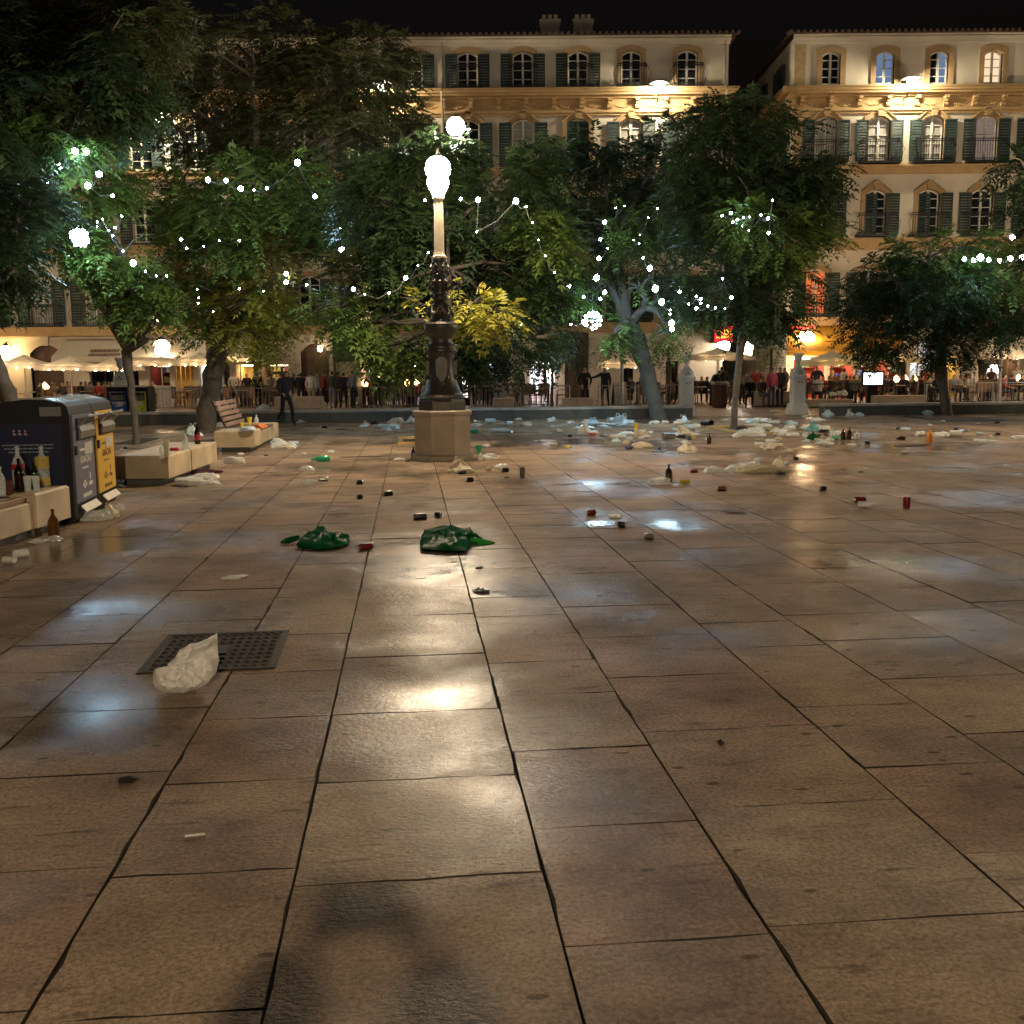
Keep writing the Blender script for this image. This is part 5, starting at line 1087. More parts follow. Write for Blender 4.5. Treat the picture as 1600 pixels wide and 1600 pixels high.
# furniture
RATT = M('rattan', (.16,.09,.055), .7, vary=.3, scale=30); TBL = M('table_top', (.3,.22,.16), .45, vary=.2); 
def chair_mesh():
    m_ = MB(); m_.cham(-.22,-.22,.43,.22,.22,.47,.01)
    for (x, y) in ((-.2,-.2),(.2,-.2),(-.2,.2),(.2,.2)): m_.tube([(x*1.05,y*1.08,0),(x,y,.44)], .016, 5)
    for i in range(5): m_.cham(-.2+i*.083,.19+.004*(i%2),.5,-.13+i*.083,.215,.9,.004)
    m_.tube([(-.21,.2,.45),(-.215,.23,.9),(0,.25,.93),(.215,.23,.9),(.21,.2,.45)], .018, 5)
    for s in (-1, 1): m_.tube([(s*.22,.2,.66),(s*.24,0,.66),(s*.22,-.2,.64),(s*.21,-.2,.45)], .014, 5)
    return m_.mesh('cafe_chair', RATT)
def table_mesh():
    m_ = MB(); m_.lathe([(.36,.71),(.37,.72),(.37,.74),(.36,.75)], 16); m_.tube([(0,0,0),(0,0,.71)], .03, 8)
    for a in range(4): m_.tube([(0,0,.06),(.26*math.cos(a*1.57),.26*math.sin(a*1.57),.015)], .02, 5)
    return m_.mesh('cafe_table', TBL)
CH, TB = chair_mesh(), table_mesh()
ORD = ['first','second','third','fourth','fifth','sixth','seventh','eighth','ninth']
def seatset(px, Y, lbl, grp, chairs=3, table=True, k_=0):
    lbl = 'at the %s table from the left %s' % (ORD[k_], lbl)
    x = at(px, 620, Y).x
    if table: tag(put('cafe_table', TB, None, (x, Y, 0)), 'round cafe table, '+lbl.replace('at the ','the ').replace(' table from',' from'), 'table', 'round tables '+grp)
    a0 = rnd.uniform(0, 6.28)
    for k in range(chairs):
        a = a0+k*6.28/chairs+rnd.uniform(-.2,.2); tag(put('cafe_chair', CH, None, (x+math.cos(a)*.62, Y+math.sin(a)*.62, 0), a-math.pi/2), 'brown cafe chair '+lbl, 'chair', 'chairs '+grp)
for (pxs, Y, lbl, grp) in (((262,282,300,330,380,400,420),43.4,'behind the steel railing near the big left trunk','behind the left railing'), ((750,775,800,830,855),43.2,'among the empty seats right of the ornate lamp','right of the ornate lamp'), ((1000,1035,1090,1140),43.2,'around the leaning trunk terrace','on the leaning-tree terrace'), ((60,100,140,170),44,'under the cream umbrellas at far left','under the left umbrellas'), ((560,600,630),43.8,'behind the railing left of the ornate lamp','left of the ornate lamp'), ((1285,1320,1400,1440,1500,1540,1590),42.8,'on the busy terrace at right','on the right terrace')):
    for i, px in enumerate(pxs): seatset(px, Y+(i % 2)*1.1, grp, grp, 4 if i % 2 else 3, k_=i)
def aboard(px, Y, label, col=(.5,.46,.4), tilt=.18, h=1.0):
    p = at(px, 610, Y); t = thing('menu_stand', label, 'menu board', (p.x, Y, 0), R(20)); X = Matrix.Rotation(-tilt,4,'X')
    MB().cham(-.28,-.02,.04,.28,.02,h,.005,X=Matrix.Translation((0,-.2,0))@X).build('board', M('menu_card_%d' % int(col[0]*100), col, .6, vary=.3, scale=12), t); MB().cham(-.28,-.02,.04,.28,.02,h,.005,X=Matrix.Translation((0,.2,0))@Matrix.Rotation(tilt,4,'X')).build('rear_board', IRON, t)
aboard(256,41.6,'leaning white menu stand by the left railing'); aboard(780,42.2,'black-framed menu stand right of the ornate lamp', (.3,.28,.25)); aboard(1245,41.5,'menu poster stand beside the right pillar', (.42,.4,.38), h=1.5); aboard(968,41.8,'tilted white menu stand beside the grey post')
p = at(1124, 625, 39.6); t = thing('dustbin', 'round brown waste bin with a rumpled liner in the entrance gap', 'bin', (p.x, p.y, 0)); MB().lathe([(.26,0),(.29,.1),(.31,.8),(.33,.86),(.29,.87)], 16).build('body', M('bin_brown', (.10,.05,.035), .6, vary=.3), t, smooth=True)
m_ = MB(); m_.lathe([(.3,.84),(.36,.9),(.33,1.0),(.24,.97),(.1,.9)], 16, flute=.12); m_.build('liner', M('liner', (.35,.34,.33), .5), t)

# ================================================================== PEOPLE
SKIN = M('skin', (.42,.25,.18), .55, vary=.06); HAIR = M('dark_hair', (.015,.011,.009), .6); SHOE = M('shoes', (.02,.018,.018), .5)
BASE = dict(pel=(0,0,.95), sp=(0,.01,1.12), ch=(0,.0,1.32), nk=(0,.0,1.46), hd=(0,-.025,1.57), ht=(0,-.015,1.69),
  sL=(.17,0,1.40), eL=(.23,.03,1.13), wL=(.22,-.05,.90), sR=(-.17,0,1.40), eR=(-.23,.03,1.13), wR=(-.22,-.05,.90),
  hL=(.09,0,.90), kL=(.105,-.02,.50), aL=(.10,.03,.09), tL=(.11,-.12,.035), hR=(-.09,0,.90), kR=(-.105,-.02,.50), aR=(-.10,.03,.09), tR=(-.11,-.12,.035))
RADS = dict(pel=(.165,.12), sp=(.145,.105), ch=(.165,.12), nk=(.058,.058), hd=(.082,.1), ht=(.06,.07), sL=.075, eL=.05, wL=.034, sR=.075, eR=.05, wR=.034, hL=.095, kL=.062, aL=.043, tL=.038, hR=.095, kR=.062, aR=.043, tR=.038)
EDG = [('pel','sp',0),('sp','ch',0),('ch','nk',0),('nk','hd',2),('hd','ht',3),('ch','sL',0),('sL','eL',0),('eL','wL',0),('ch','sR',0),('sR','eR',0),('eR','wR',0),('pel','hL',1),('hL','kL',1),('kL','aL',1),('aL','tL',4),('pel','hR',1),('hR','kR',1),('kR','aR',1),('aR','tR',4)]
def body_mesh(name, bulk=1.0, hood=False, rads=None, **ov):
    RADS = dict(globals()['RADS']); RADS.update(rads or {})
    J = dict(BASE); J.update(ov); bm = bmesh.new(); ly = bm.verts.layers.skin.verify(); V = {}
    def vert(co, r, root=False):
        v = bm.verts.new(co); v[ly].radius = r if hasattr(r, '__len__') else (r, r); v[ly].use_root = root; return v
    for k, c in J.items():
        r = RADS[k]; s = bulk if k in ('pel','sp','ch','sL','sR','eL','eR') else 1
        V[k] = vert(c, tuple(x*s for x in r) if hasattr(r, '__len__') else r*s, k == 'pel')
    for a, b, m_ in EDG: bm.edges.new((V[a], V[b]))
    segs = [(Vector(J[a]), Vector(J[b]), m_) for a, b, m_ in EDG]
    for s in 'LR':      # hands: palm, four fingers and a thumb
        e, w_ = Vector(J['e'+s]), Vector(J['w'+s]); d = (w_-e).normalized(); sx = d.cross(Vector((0,1,0)) if abs(d.y) < .8 else Vector((1,0,0))).normalized()
        p1 = w_+d*.05; p2 = w_+d*.09; a = vert(w_-d*.005, .026, True); b = vert(p1, (.036,.018)); c = vert(p2, (.034,.015)); bm.edges.new((a, b)); bm.edges.new((b, c)); segs.append((w_+d*.02, p2+d*.08, 2))
        for i, ln in enumerate((.062,.072,.068,.052)):
            q = p2+sx*(-.024+.016*i)-d*.012; f0 = vert(q, .0095, True); f1 = vert(q+d*ln*.55, .009); f2 = vert(q+d*ln*.9+Vector((0,-.014,0)), .007); bm.edges.new((f0, f1)); bm.edges.new((f1, f2))
        q = w_+d*.03; t0 = vert(q+sx*.022, .011, True); t1 = vert(q+sx*.047+d*.03, .0095); t2 = vert(q+sx*.052+d*.055, .008); bm.edges.new((t0, t1)); bm.edges.new((t1, t2))
    me = bpy.data.meshes.new(name); bm.to_mesh(me); bm.free(); o = bpy.data.objects.new(name, me); COL.objects.link(o)
    o.modifiers.new('s', 'SKIN').use_smooth_shade = True; sub = o.modifiers.new('u', 'SUBSURF'); sub.levels = 1; sub.render_levels = 1
    dg = bpy.context.evaluated_depsgraph_get(); dg.update(); out = bpy.data.meshes.new_from_object(o.evaluated_get(dg)); bpy.data.objects.remove(o); out.name = name
    hd = Vector(J['hd'])
    out.materials.clear()
    for q in range(5): out.materials.append(SKIN)
    for p in out.polygons:
        best = 9; bi = 0; c = p.center
        for a, b, m_ in segs:
            ab = b-a; t_ = max(0, min(1, (c-a).dot(ab)/max(1e-6, ab.length_squared))); dd = (c-(a+ab*t_)).length
            if dd < best: best = dd; bi = m_
        if bi in (2, 3) and c.z > hd.z-.12:
            up = (Vector(J['ht'])-Vector(J['nk'])).normalized(); rel = c-hd
            bi = 3 if rel.dot(up) > .055 or (rel.y > .02 and rel.dot(up) > -.06) or (hood and (rel.y > -.03)) else 2
        p.material_index = bi
    out.shade_smooth(); return out
POSE = {
 'stand': body_mesh('person', 1.05),
 'hips': body_mesh('person', 1.12, eL=(.30,.06,1.15), wL=(.21,-.05,.94), eR=(-.30,.06,1.15), wR=(-.21,-.05,.94), kL=(.13,-.02,.5), aL=(.16,.03,.09), tL=(.18,-.12,.035), aR=(-.08,.03,.09)),
 'point': body_mesh('person', 1.15, eR=(-.40,-.06,1.28), wR=(-.62,-.16,1.24), aL=(.17,.03,.09), tL=(.2,-.11,.035), kL=(.13,-.02,.5), hd=(-.02,-.04,1.57)),
 'walk': body_mesh('person', 1.18, hood=True, kL=(.11,-.18,.54), aL=(.15,-.16,.12), tL=(.16,-.3,.07), kR=(-.11,.04,.50), aR=(-.16,.34,.22), tR=(-.17,.28,.12), eL=(.26,.14,1.16), wL=(.22,-.06,1.0), eR=(-.28,-.1,1.16), wR=(-.2,-.22,1.02), ch=(0,-.03,1.32), hd=(.0,-.07,1.57), ht=(0,-.07,1.69)),
 'lean': body_mesh('person', 1.1, sp=(0,-.06,1.10), ch=(0,-.2,1.26), nk=(0,-.29,1.37), hd=(0,-.36,1.46), ht=(0,-.39,1.57), sL=(.17,-.2,1.33), sR=(-.17,-.2,1.33), eL=(.2,-.3,1.08), wL=(.1,-.48,.95), eR=(-.2,-.3,1.08), wR=(-.1,-.48,.95)),
 'sit': body_mesh('person', 1.1, pel=(0,.05,.55), sp=(0,.06,.74), ch=(0,.02,.94), nk=(0,0,1.07), hd=(0,-.03,1.18), ht=(0,-.02,1.30), sL=(.17,.02,1.01), sR=(-.17,.02,1.01), eL=(.22,-.06,.78), wL=(.12,-.28,.70), eR=(-.22,-.06,.78), wR=(-.12,-.28,.70), hL=(.09,.0,.53), kL=(.13,-.40,.52), aL=(.13,-.40,.10), tL=(.14,-.55,.035), hR=(-.09,0,.53), kR=(-.13,-.40,.52), aR=(-.13,-.42,.10), tR=(-.14,-.57,.035)),
}
CLO = {'black': (.010,.010,.012), 'navy': (.018,.022,.035), 'white': (.55,.52,.48), 'green': (.035,.045,.03), 'grey': (.15,.15,.17), 'pale': (.36,.34,.33), 'jeans': (.06,.075,.11), 'pink': (.5,.09,.14), 'red': (.3,.04,.04), 'brown': (.07,.045,.035), 'beige': (.30,.24,.19)}
def cm(c): return M('cloth_'+c, CLO[c], .85, vary=.15, scale=9)
def person(px, Y, pose, top, tro, label, rz=0.0, s=1.0, group=None, z=0.0, hair=None, x=None):
    if x is None: s *= .88
    X_ = at(px, 600, Y).x if x is None else x
    o = put('person', POSE[pose], None, (X_, Y, z), rz, (s, s, s)); tag(o, label, 'person', group)
    mats = [cm(top), cm(tro), SKIN, hair or HAIR, SHOE]
    for i, m_ in enumerate(mats): o.material_slots[i].link = 'OBJECT'; o.material_slots[i].material = m_
    return o
GH = M('grey_hair', (.25,.24,.23), .6)
wk = gp(450, 667); person(446, wk.y, 'walk', 'black', 'black', 'person in black hoodie hurrying across the plaza in front of the low wall', R(35), 1.03)
person(486, 41.8, 'stand', 'white', 'beige', 'person in a white jacket seen from behind near the wooden door', R(170), 1.0)
person(519, 41.5, 'stand', 'green', 'grey', 'person in a dark green jacket and grey trousers, left of the grey hoodie', R(150), 1.02)
person(537, 42.0, 'hips', 'navy', 'black', 'person in navy between the green jacket and the grey hoodie', R(200), .98)
person(551, 41.4, 'stand', 'grey', 'black', 'person in a grey hoodie and black trousers standing by the terrace', R(140), 1.03)
person(591, 42.2, 'lean', 'black', 'black', 'dark person bending over a table before the menu board', R(40), 1.0)
person(402, 43.0, 'stand', 'black', 'black', 'dark-clothed person standing at the terrace left of the running person', R(200), 1.0)
person(470, 42.6, 'hips', 'black', 'navy', 'dark person standing before the wooden street door', R(180), .98)
person(914, 41.2, 'hips', 'black', 'black', 'grey-haired person in black standing before the dark doorway', R(10), 1.06, hair=GH)
person(945, 40.9, 'point', 'navy', 'black', 'person in a dark jacket holding out an arm beside the grey post', R(-10), 1.06)
person(1112, 40.6, 'lean', 'black', 'black', 'dark person bending beside the brown waste bin', R(100), 1.04)
person(1128, 41.2, 'stand', 'black', 'black', 'dark person standing right behind the brown waste bin', R(190), 1.06)
person(1172, 39.5, 'sit', 'black', 'black', 'person in black sitting at the left end of the seat block in the gap', R(-15), 1.02)
person(1192, 39.5, 'sit', 'brown', 'grey', 'person in grey trousers sitting hunched on the seat block in the gap', R(10), 1.02)
person(1206, 39.0, 'stand', 'pink', 'jeans', 'person in pink top and jeans standing by the seated pair', R(15), 1.0)
person(1219, 39.4, 'stand', 'brown', 'black', 'dark person standing just left of the right pillar', R(-40), 1.02)
person(634, 45.4, 'stand', 'black', 'black', 'waiter in black behind the flame lamps left of the pedestal', 0, 1.0)
person(852, 46.5, 'stand', 'black', 'black', 'dark figure standing in front of the bright white shopfront', R(90), 1.0)
person(1278, 41.5, 'sit', 'white', 'black', 'diner in a white top just right of the right pillar', R(170), 1.05)
person(758, 42.4, 'stand', 'brown', 'black', 'person in brown standing close to the right of the ornate pedestal', R(190), 1.0)
person(736, 42.8, 'stand', 'black', 'black', 'dark person half hidden by the ornate pedestal beside the white column', R(190), .98)
r3 = random.Random(2)
for (pxs, Y, lbl, grp) in (((60,84,98,106,112,126,134,140,154,162,168,180,240),43.6,'diner sitting under the left cream umbrellas','diners under the left umbrellas'), ((346,362,368,374,384,392,410,417,432,440),44.2,'diner sitting by the big left trunk','diners by the big left trunk'),
    ((986,1000,1010,1018,1046,1060,1085,1096,1104,1150),43.5,'diner sitting behind the leaning trunk','diners behind the leaning trunk'), ((1268,1286,1296,1303,1310,1322,1328,1334,1344,1384,1392,1404,1412,1426,1440,1452,1460,1466,1490,1500,1508,1515,1532,1540,1556,1568,1580,1596),42.6,'diner sitting on the busy right terrace','diners on the right terrace'), ((556,566,574,584,600,606,620,644,652),43.4,'diner sitting behind the railing left of the ornate lamp','diners left of the ornate lamp')):
    for i, px in enumerate(pxs):
        tp, tr_ = r3.choice(['black','navy','brown','grey','beige','red','pale','white','grey','black']), r3.choice(['black','navy','jeans'])
        person(px, Y+r3.uniform(0, 1.6), 'sit', tp, tr_, lbl.replace('dark-clothed ','').replace('diner ','diner in %s top and %s ' % (tp, 'blue jeans' if tr_ == 'jeans' else tr_+' trousers')), r3.uniform(-3.1, 3.1), 1.02, grp)
for (pxs, Y, lbl, grp) in (((452,462,476,496,507,528,562),43.6,'person standing in the group before the wooden door','people standing before the street door'), ((1276,1318,1352,1398,1446,1510,1548,1588),44.6,'person standing on the busy right terrace','people standing on the right terrace'), ((366,386,424),45.0,'person standing by the big left trunk','people standing by the big left trunk'), ((745,768,784,812),45.5,'person standing right of the ornate lamp','people right of the ornate lamp'), ((1160,1182,1226),42.6,'person standing behind the group in the entrance gap','people behind the entrance gap')):
    for i, px in enumerate(pxs): (lambda tp, tr_: person(px, Y+r3.uniform(-.6, .8), r3.choice(['stand','hips','stand','lean']), tp, tr_, lbl.replace('person ','person in %s top and %s ' % (tp, 'blue jeans' if tr_ == 'jeans' else tr_+' trousers'),1), r3.uniform(-3.1, 3.1), r3.uniform(.94, 1.06), grp))(r3.choice(['black','navy','grey','brown','pale','red','white']), r3.choice(['black','navy','jeans','beige']))
# the photographer, crouching behind the camera with both arms raised: the plaza lamp behind throws this shadow
ph = body_mesh('person', 1.2, rads=dict(eL=.095, eR=.095, wL=.078, wR=.078, sL=.1, sR=.1), pel=(0,.25,.62), sp=(0,.28,.78), ch=(0,.27,.95), nk=(0,.25,1.05), hd=(0,.23,1.12), ht=(0,.24,1.22), sL=(.19,.24,1.03), sR=(-.19,.24,1.03), eL=(.20,.15,1.24), wL=(.10,.07,1.43), eR=(-.20,.15,1.24), wR=(-.10,.07,1.43), hL=(.1,.22,.58), hR=(-.1,.22,.58), kL=(.17,-.1,.40), kR=(-.17,-.1,.40), aL=(.16,.2,.09), aR=(-.16,.2,.09), tL=(.17,.05,.035), tR=(-.17,.05,.035))
POSE['photo'] = ph
person(0, 0, 'photo', 'black', 'navy', 'photographer in black crouching with both arms raised to a phone', R(180), 1.0, x=0.0)
t = tag(MB().cham(-.09,-.062,1.46,.09,-.052,1.545,.004).build('phone', BINBLK), 'dark phone held up by the photographer', 'phone')
# ================================================================== LITTER
PW = M('bag_white', (.78,.78,.75), .38, vary=.08, translucent=.3); PC = M('bag_cream', (.68,.61,.46), .4, vary=.12, translucent=.3); PB = M('bag_bluish', (.56,.68,.74), .35, vary=.1, translucent=.3)
PG = M('bag_green', (.006,.075,.026), .9, vary=.25, translucent=.1, spec=0.0)
PG.node_tree.nodes['Principled BSDF'].inputs['Coat Weight'].default_value = .05; PG.node_tree.nodes['Principled BSDF'].inputs['Coat Roughness'].default_value = .3; PGL = M('bag_bright_green', (.03,.35,.05), .3, vary=.15, translucent=.3); PT = M('bag_teal', (.16,.42,.42), .35, vary=.15, translucent=.3); PBL = M('bag_blue', (.03,.20,.48), .35, vary=.15, translucent=.25)
CLR = THIN('clear_plastic', (.85,.88,.88), .55, .15); PETM = THIN('clear_bottle', (.80,.86,.88), .66, .08); GLS = THIN('clear_glass', (.75,.8,.8), .6, .05); GRNP = THIN('green_bottle_plastic', (.03,.45,.25), .35, .1)
BRN = M('brown_glass', (.022,.008,.003), .07, vary=.1, spec=.8); BRL = M('amber_glass', (.13,.055,.012), .12, vary=.15, spec=.7, translucent=.3); COLA = M('cola', (.012,.005,.004), .15); DKG = M('dark_green_glass', (.006,.018,.009), .07, spec=.8)
CAND = M('can_dark', (.03,.025,.028), .3, metal=.6, vary=.2); CANR = M('can_red', (.17,.012,.018), .32, metal=.3, vary=.15); ALU = M('aluminium', (.55,.55,.55), .28, metal=.95, vary=.1); CANG = M('can_grey', (.10,.10,.105), .4, metal=.5, vary=.15)
REDL = M('label_red', (.42,.02,.03), .4, vary=.1); YELL = M('label_yellow', (.50,.36,.08), .45, vary=.15); WHL = M('label_pale', (.5,.48,.42), .5, vary=.15); CUPY = M('cup_yellow', (.60,.45,.03), .4); CUPR = M('cup_red', (.45,.05,.04), .4); CUPB = M('cup_blue', (.06,.07,.22), .4); ORG = M('orange_juice', (.62,.22,.02), .35); PAP = M('paper', (.60,.58,.53), .7, vary=.15, scale=20); FOIL = M('crumpled_foil', (.20,.20,.20), .3, metal=.85, vary=.3); DARKC = M('dark_scrap', (.02,.017,.015), .5); CARD = M('cardboard', (.06,.045,.035), .8)
def crumple(seed, sub, sx, sy, sz, peak=0.0, ears=0.0, crease=.16, low=0.0):
    """a crushed film bag: closed surface with creases, flattened where it lies"""
    v, f = ICO[sub]; o = Vector((seed*1.7, seed*.9, seed*2.3)); out = []
    for p in v:
        n1 = noise.noise(p*1.3+o); n2 = abs(noise.noise(p*2.6+o*1.3)); n3 = abs(noise.noise(p*5.5+o)); 
        k = 1+.38*n1-crease*2.0*(n2-.25)-crease*.8*(n3-.2)
        q = Vector((p.x*k*sx, p.y*k*sy, p.z*k))
        if peak and p.z > .25:
            e = (p.z-.25)/.75; q.x *= 1-.55*e; q.y *= 1-.5*e; q.z *= 1+peak*e; q.x += .25*sx*e*noise.noise(o)
        if ears and p.z > .5: q.z += ears*max(0, abs(math.sin(p.x*4+seed))-.4)
        q.z = (max(q.z, -.32+.04*n2)+.32)*sz*.75; q.z = max(0, q.z-low)
        out.append(q)
    return out, f
def tumble(obj, lay): obj.rotation_euler = (lay[0], lay[1], obj.rotation_euler.z)
def can_prof(h, r, sq=0):
    return [(r*.72,0),(r*.8,.004),(r*.97,.012),(r,.02),(r,h-.02),(r*.93,h-.008),(r*.82,h-.002),(r*.82,h),(r*.74,h-.004),(0,h-.004)]
def can_mesh(h, r, body_, crush=0.0, seed=0):
    m_ = MB(); m_.lathe(can_prof(h, r), 14, cap=True)
    m_.m = [1 if (i//14) in (0,1,5,6,7,8) or i >= 14*9 else 0 for i in range(len(m_.f))]
    if crush:
        r2 = Vector((seed, seed*2, 0)); vs = []
        for (x, y, z) in m_.v:
            t_ = z/h; p = Vector((x*25, y*25, z*18))+r2; n1 = noise.noise(p); sq = 1-crush*math.sin(math.pi*min(1, max(0, t_)))*(.55+.6*n1)
            vs.append((x*sq+crush*.35*r*math.sin(t_*4+seed), y*(2-sq)*.82, z*(1-crush*.35)+crush*.2*r*n1))
        m_.v = vs
    return m_.mesh('drink_can', [body_, ALU], True)
def bottle_mesh(h, r, body_, label=None, lab=(.2,.5), cap=None, neck=.3, fill=None):
    m_ = MB(); rn = r*neck; prof = [(r*.85,0),(r,.012),(r,h*.55),(r*.96,h*.6),(r*.72,h*.70),(rn*1.15,h*.80),(rn,h*.85),(rn,h*.955),(rn*1.25,h*.96),(rn*1.2,h*.985),(rn*.9,h)]
    m_.lathe(prof, 16, m=0)
    mats = [body_]
    if label: m_.lathe([(r*1.012,h*lab[0]),(r*1.015,h*lab[1])], 16, m=len(mats), cap=False); mats.append(label)
    if cap: m_.lathe([(rn*1.25,h*.955),(rn*1.25,h*1.0),(0,h*1.0)], 12, m=len(mats)); mats.append(cap)
    if fill: m_.lathe([(r*.8,.006),(r*.95,.015),(r*.95,h*fill),(0,h*fill)], 16, m=len(mats)); mats.append(fill_mat[0])
    return m_.mesh('bottle', mats, True)
fill_mat = [COLA]
def cup_mesh(h, r, body_, seed=0, squash=0):
    m_ = MB(); m_.lathe([(r*.7,0),(r,h),(r*1.05,h+.002),(r*.97,h-.002),(r*.68,.006),(0,.006)], 14, cap=False)
    if squash: m_.v = [(x, y*(1-squash*z/h), z) for x, y, z in m_.v]
    return m_.mesh('cup', body_, True)
LITN = {'bag':('plastic_bag','bag'), 'flat':('plastic_bag','bag'), 'long':('plastic_bag','bag'), 'can':('drink_can','can'), 'lying':('drink_can','can'), 'crush':('drink_can','can'), 'bottle':('glass_bottle','bottle'), 'pet':('plastic_bottle','bottle'), 'lpet':('plastic_bottle','bottle'), 'lbot':('glass_bottle','bottle'), 'cup':('cup','cup'), 'lcup':('cup','cup'), 'wrap':('crumpled_wrapper','wrapper'), 'paper':('paper_scrap','paper'), 'strip':('cardboard_strip','cardboard')}
def litter(kind, px, py, wpx, mat, label, hpx=None, rz=None, base=0.0, group=None, label_mat=None, lab=(.22,.5), capm=None, pos=None):
    """wpx, hpx: width and height in photo pixels, turned into real size at the place where the thing lies"""
    g = pos or gp(px, py, base); s = (Vector(g)-CO).dot(_f)/F; wd = wpx*s; ht = (hpx or wpx*{'flat':.42,'lpet':.36,'lbot':.36,'lcup':.75,'wrap':.6,'long':.3}.get(kind, 1.0))*s; seed = int(px*7+py*3) % 97; nm, cat = LITN[kind]
    rz = rnd.uniform(0, 6.28) if rz is None else rz; sm = True
    if kind in ('bag', 'flat', 'long'):
        sub = 4 if wpx > 45 else 3; m_ = MB()
        if kind == 'bag': v, f = crumple(seed, sub, wd/2*1.0, wd/2*.8, ht/1.9, peak=.4, ears=.3, crease=.24)
        elif kind == 'flat': v, f = crumple(seed, sub, wd/2*1.05, wd/2*.75, ht/1.2, crease=.2)
        else: v, f = crumple(seed, sub, wd/2*1.05, wd/2*.3, ht/1.25, crease=.24)
        m_.add(v, f)
        if kind == 'bag':
            top = max(v, key=lambda q: q.z)
            for sg in (-1, 1): m_.tube([top+Vector((sg*wd*.03,0,-ht*.12)), top+Vector((sg*wd*.10,sg*wd*.03,ht*.08)), top+Vector((sg*wd*.2,0,ht*.10)), top+Vector((sg*wd*.24,0,-ht*.15))], [wd*.03,wd*.022,wd*.022,wd*.03], 5)
        me = m_.mesh(nm, mat, True, 30); rz = rz if kind == 'bag' else rz*.1-.3
        if kind == 'long': rz = rnd.uniform(-.2,.35)
        o = put(nm, me, None, g, rz)
    elif kind == 'can': o = put(nm, can_mesh(ht, wd/2, mat), None, g, rz)
    elif kind in ('lying', 'crush'):
        L = max(.09, min(.17, wd*1.05)); r = max(.026, min(.034, ht/2)) if hpx else .032
        o = put(nm, can_mesh(L, r, mat, .0 if kind == 'lying' else .55, seed), None, Vector(g)+Vector((0,0,r*.92)), 0)
        a = rnd.uniform(-.5,.5); o.rotation_euler = (R(90), rnd.uniform(0, 3), R(90)+a); o.location -= Vector((math.cos(a), math.sin(a), 0))*L*.5*(-1) if False else Vector((0,0,0))
    elif kind in ('bottle', 'pet'):
        o = put(nm, bottle_mesh(ht, wd/2, mat, label_mat, lab, capm), None, g, rz)
    elif kind in ('lpet', 'lbot'):
        r = ht/2; o = put(nm, bottle_mesh(wd*1.1, r, mat, label_mat, lab, capm), None, Vector(g)+Vector((0,0,r)), 0); a = rnd.choice([0, math.pi])+rnd.uniform(-.4,.4); o.rotation_euler = (R(90), 0, R(90)+a)
    elif kind == 'cup': o = put(nm, cup_mesh(ht, wd/2, mat), None, g, rz)
    elif kind == 'lcup':
        o = put(nm, cup_mesh(wd*1.0, ht/2, mat, squash=.3), None, Vector(g)+Vector((0,0,ht*.42)), 0); o.rotation_euler = (R(90), 0, R(90)+rnd.uniform(-1,1))
    elif kind in ('wrap', 'paper'):
        v, f = crumple(seed, 3 if wpx > 22 else 2, wd/2*1.1, wd/2*.7, max(.02, ht/1.3 if hpx else wd*.3), crease=.34); o = MB().add(v, f).build(nm, mat, None, g, rz, True, 22)
    elif kind == 'strip': o = MB().cham(-wd/2,-.12,.002,wd/2,.12,.018,.004).build(nm, mat, None, g, rz)
    tag(o, label, cat, group); return o
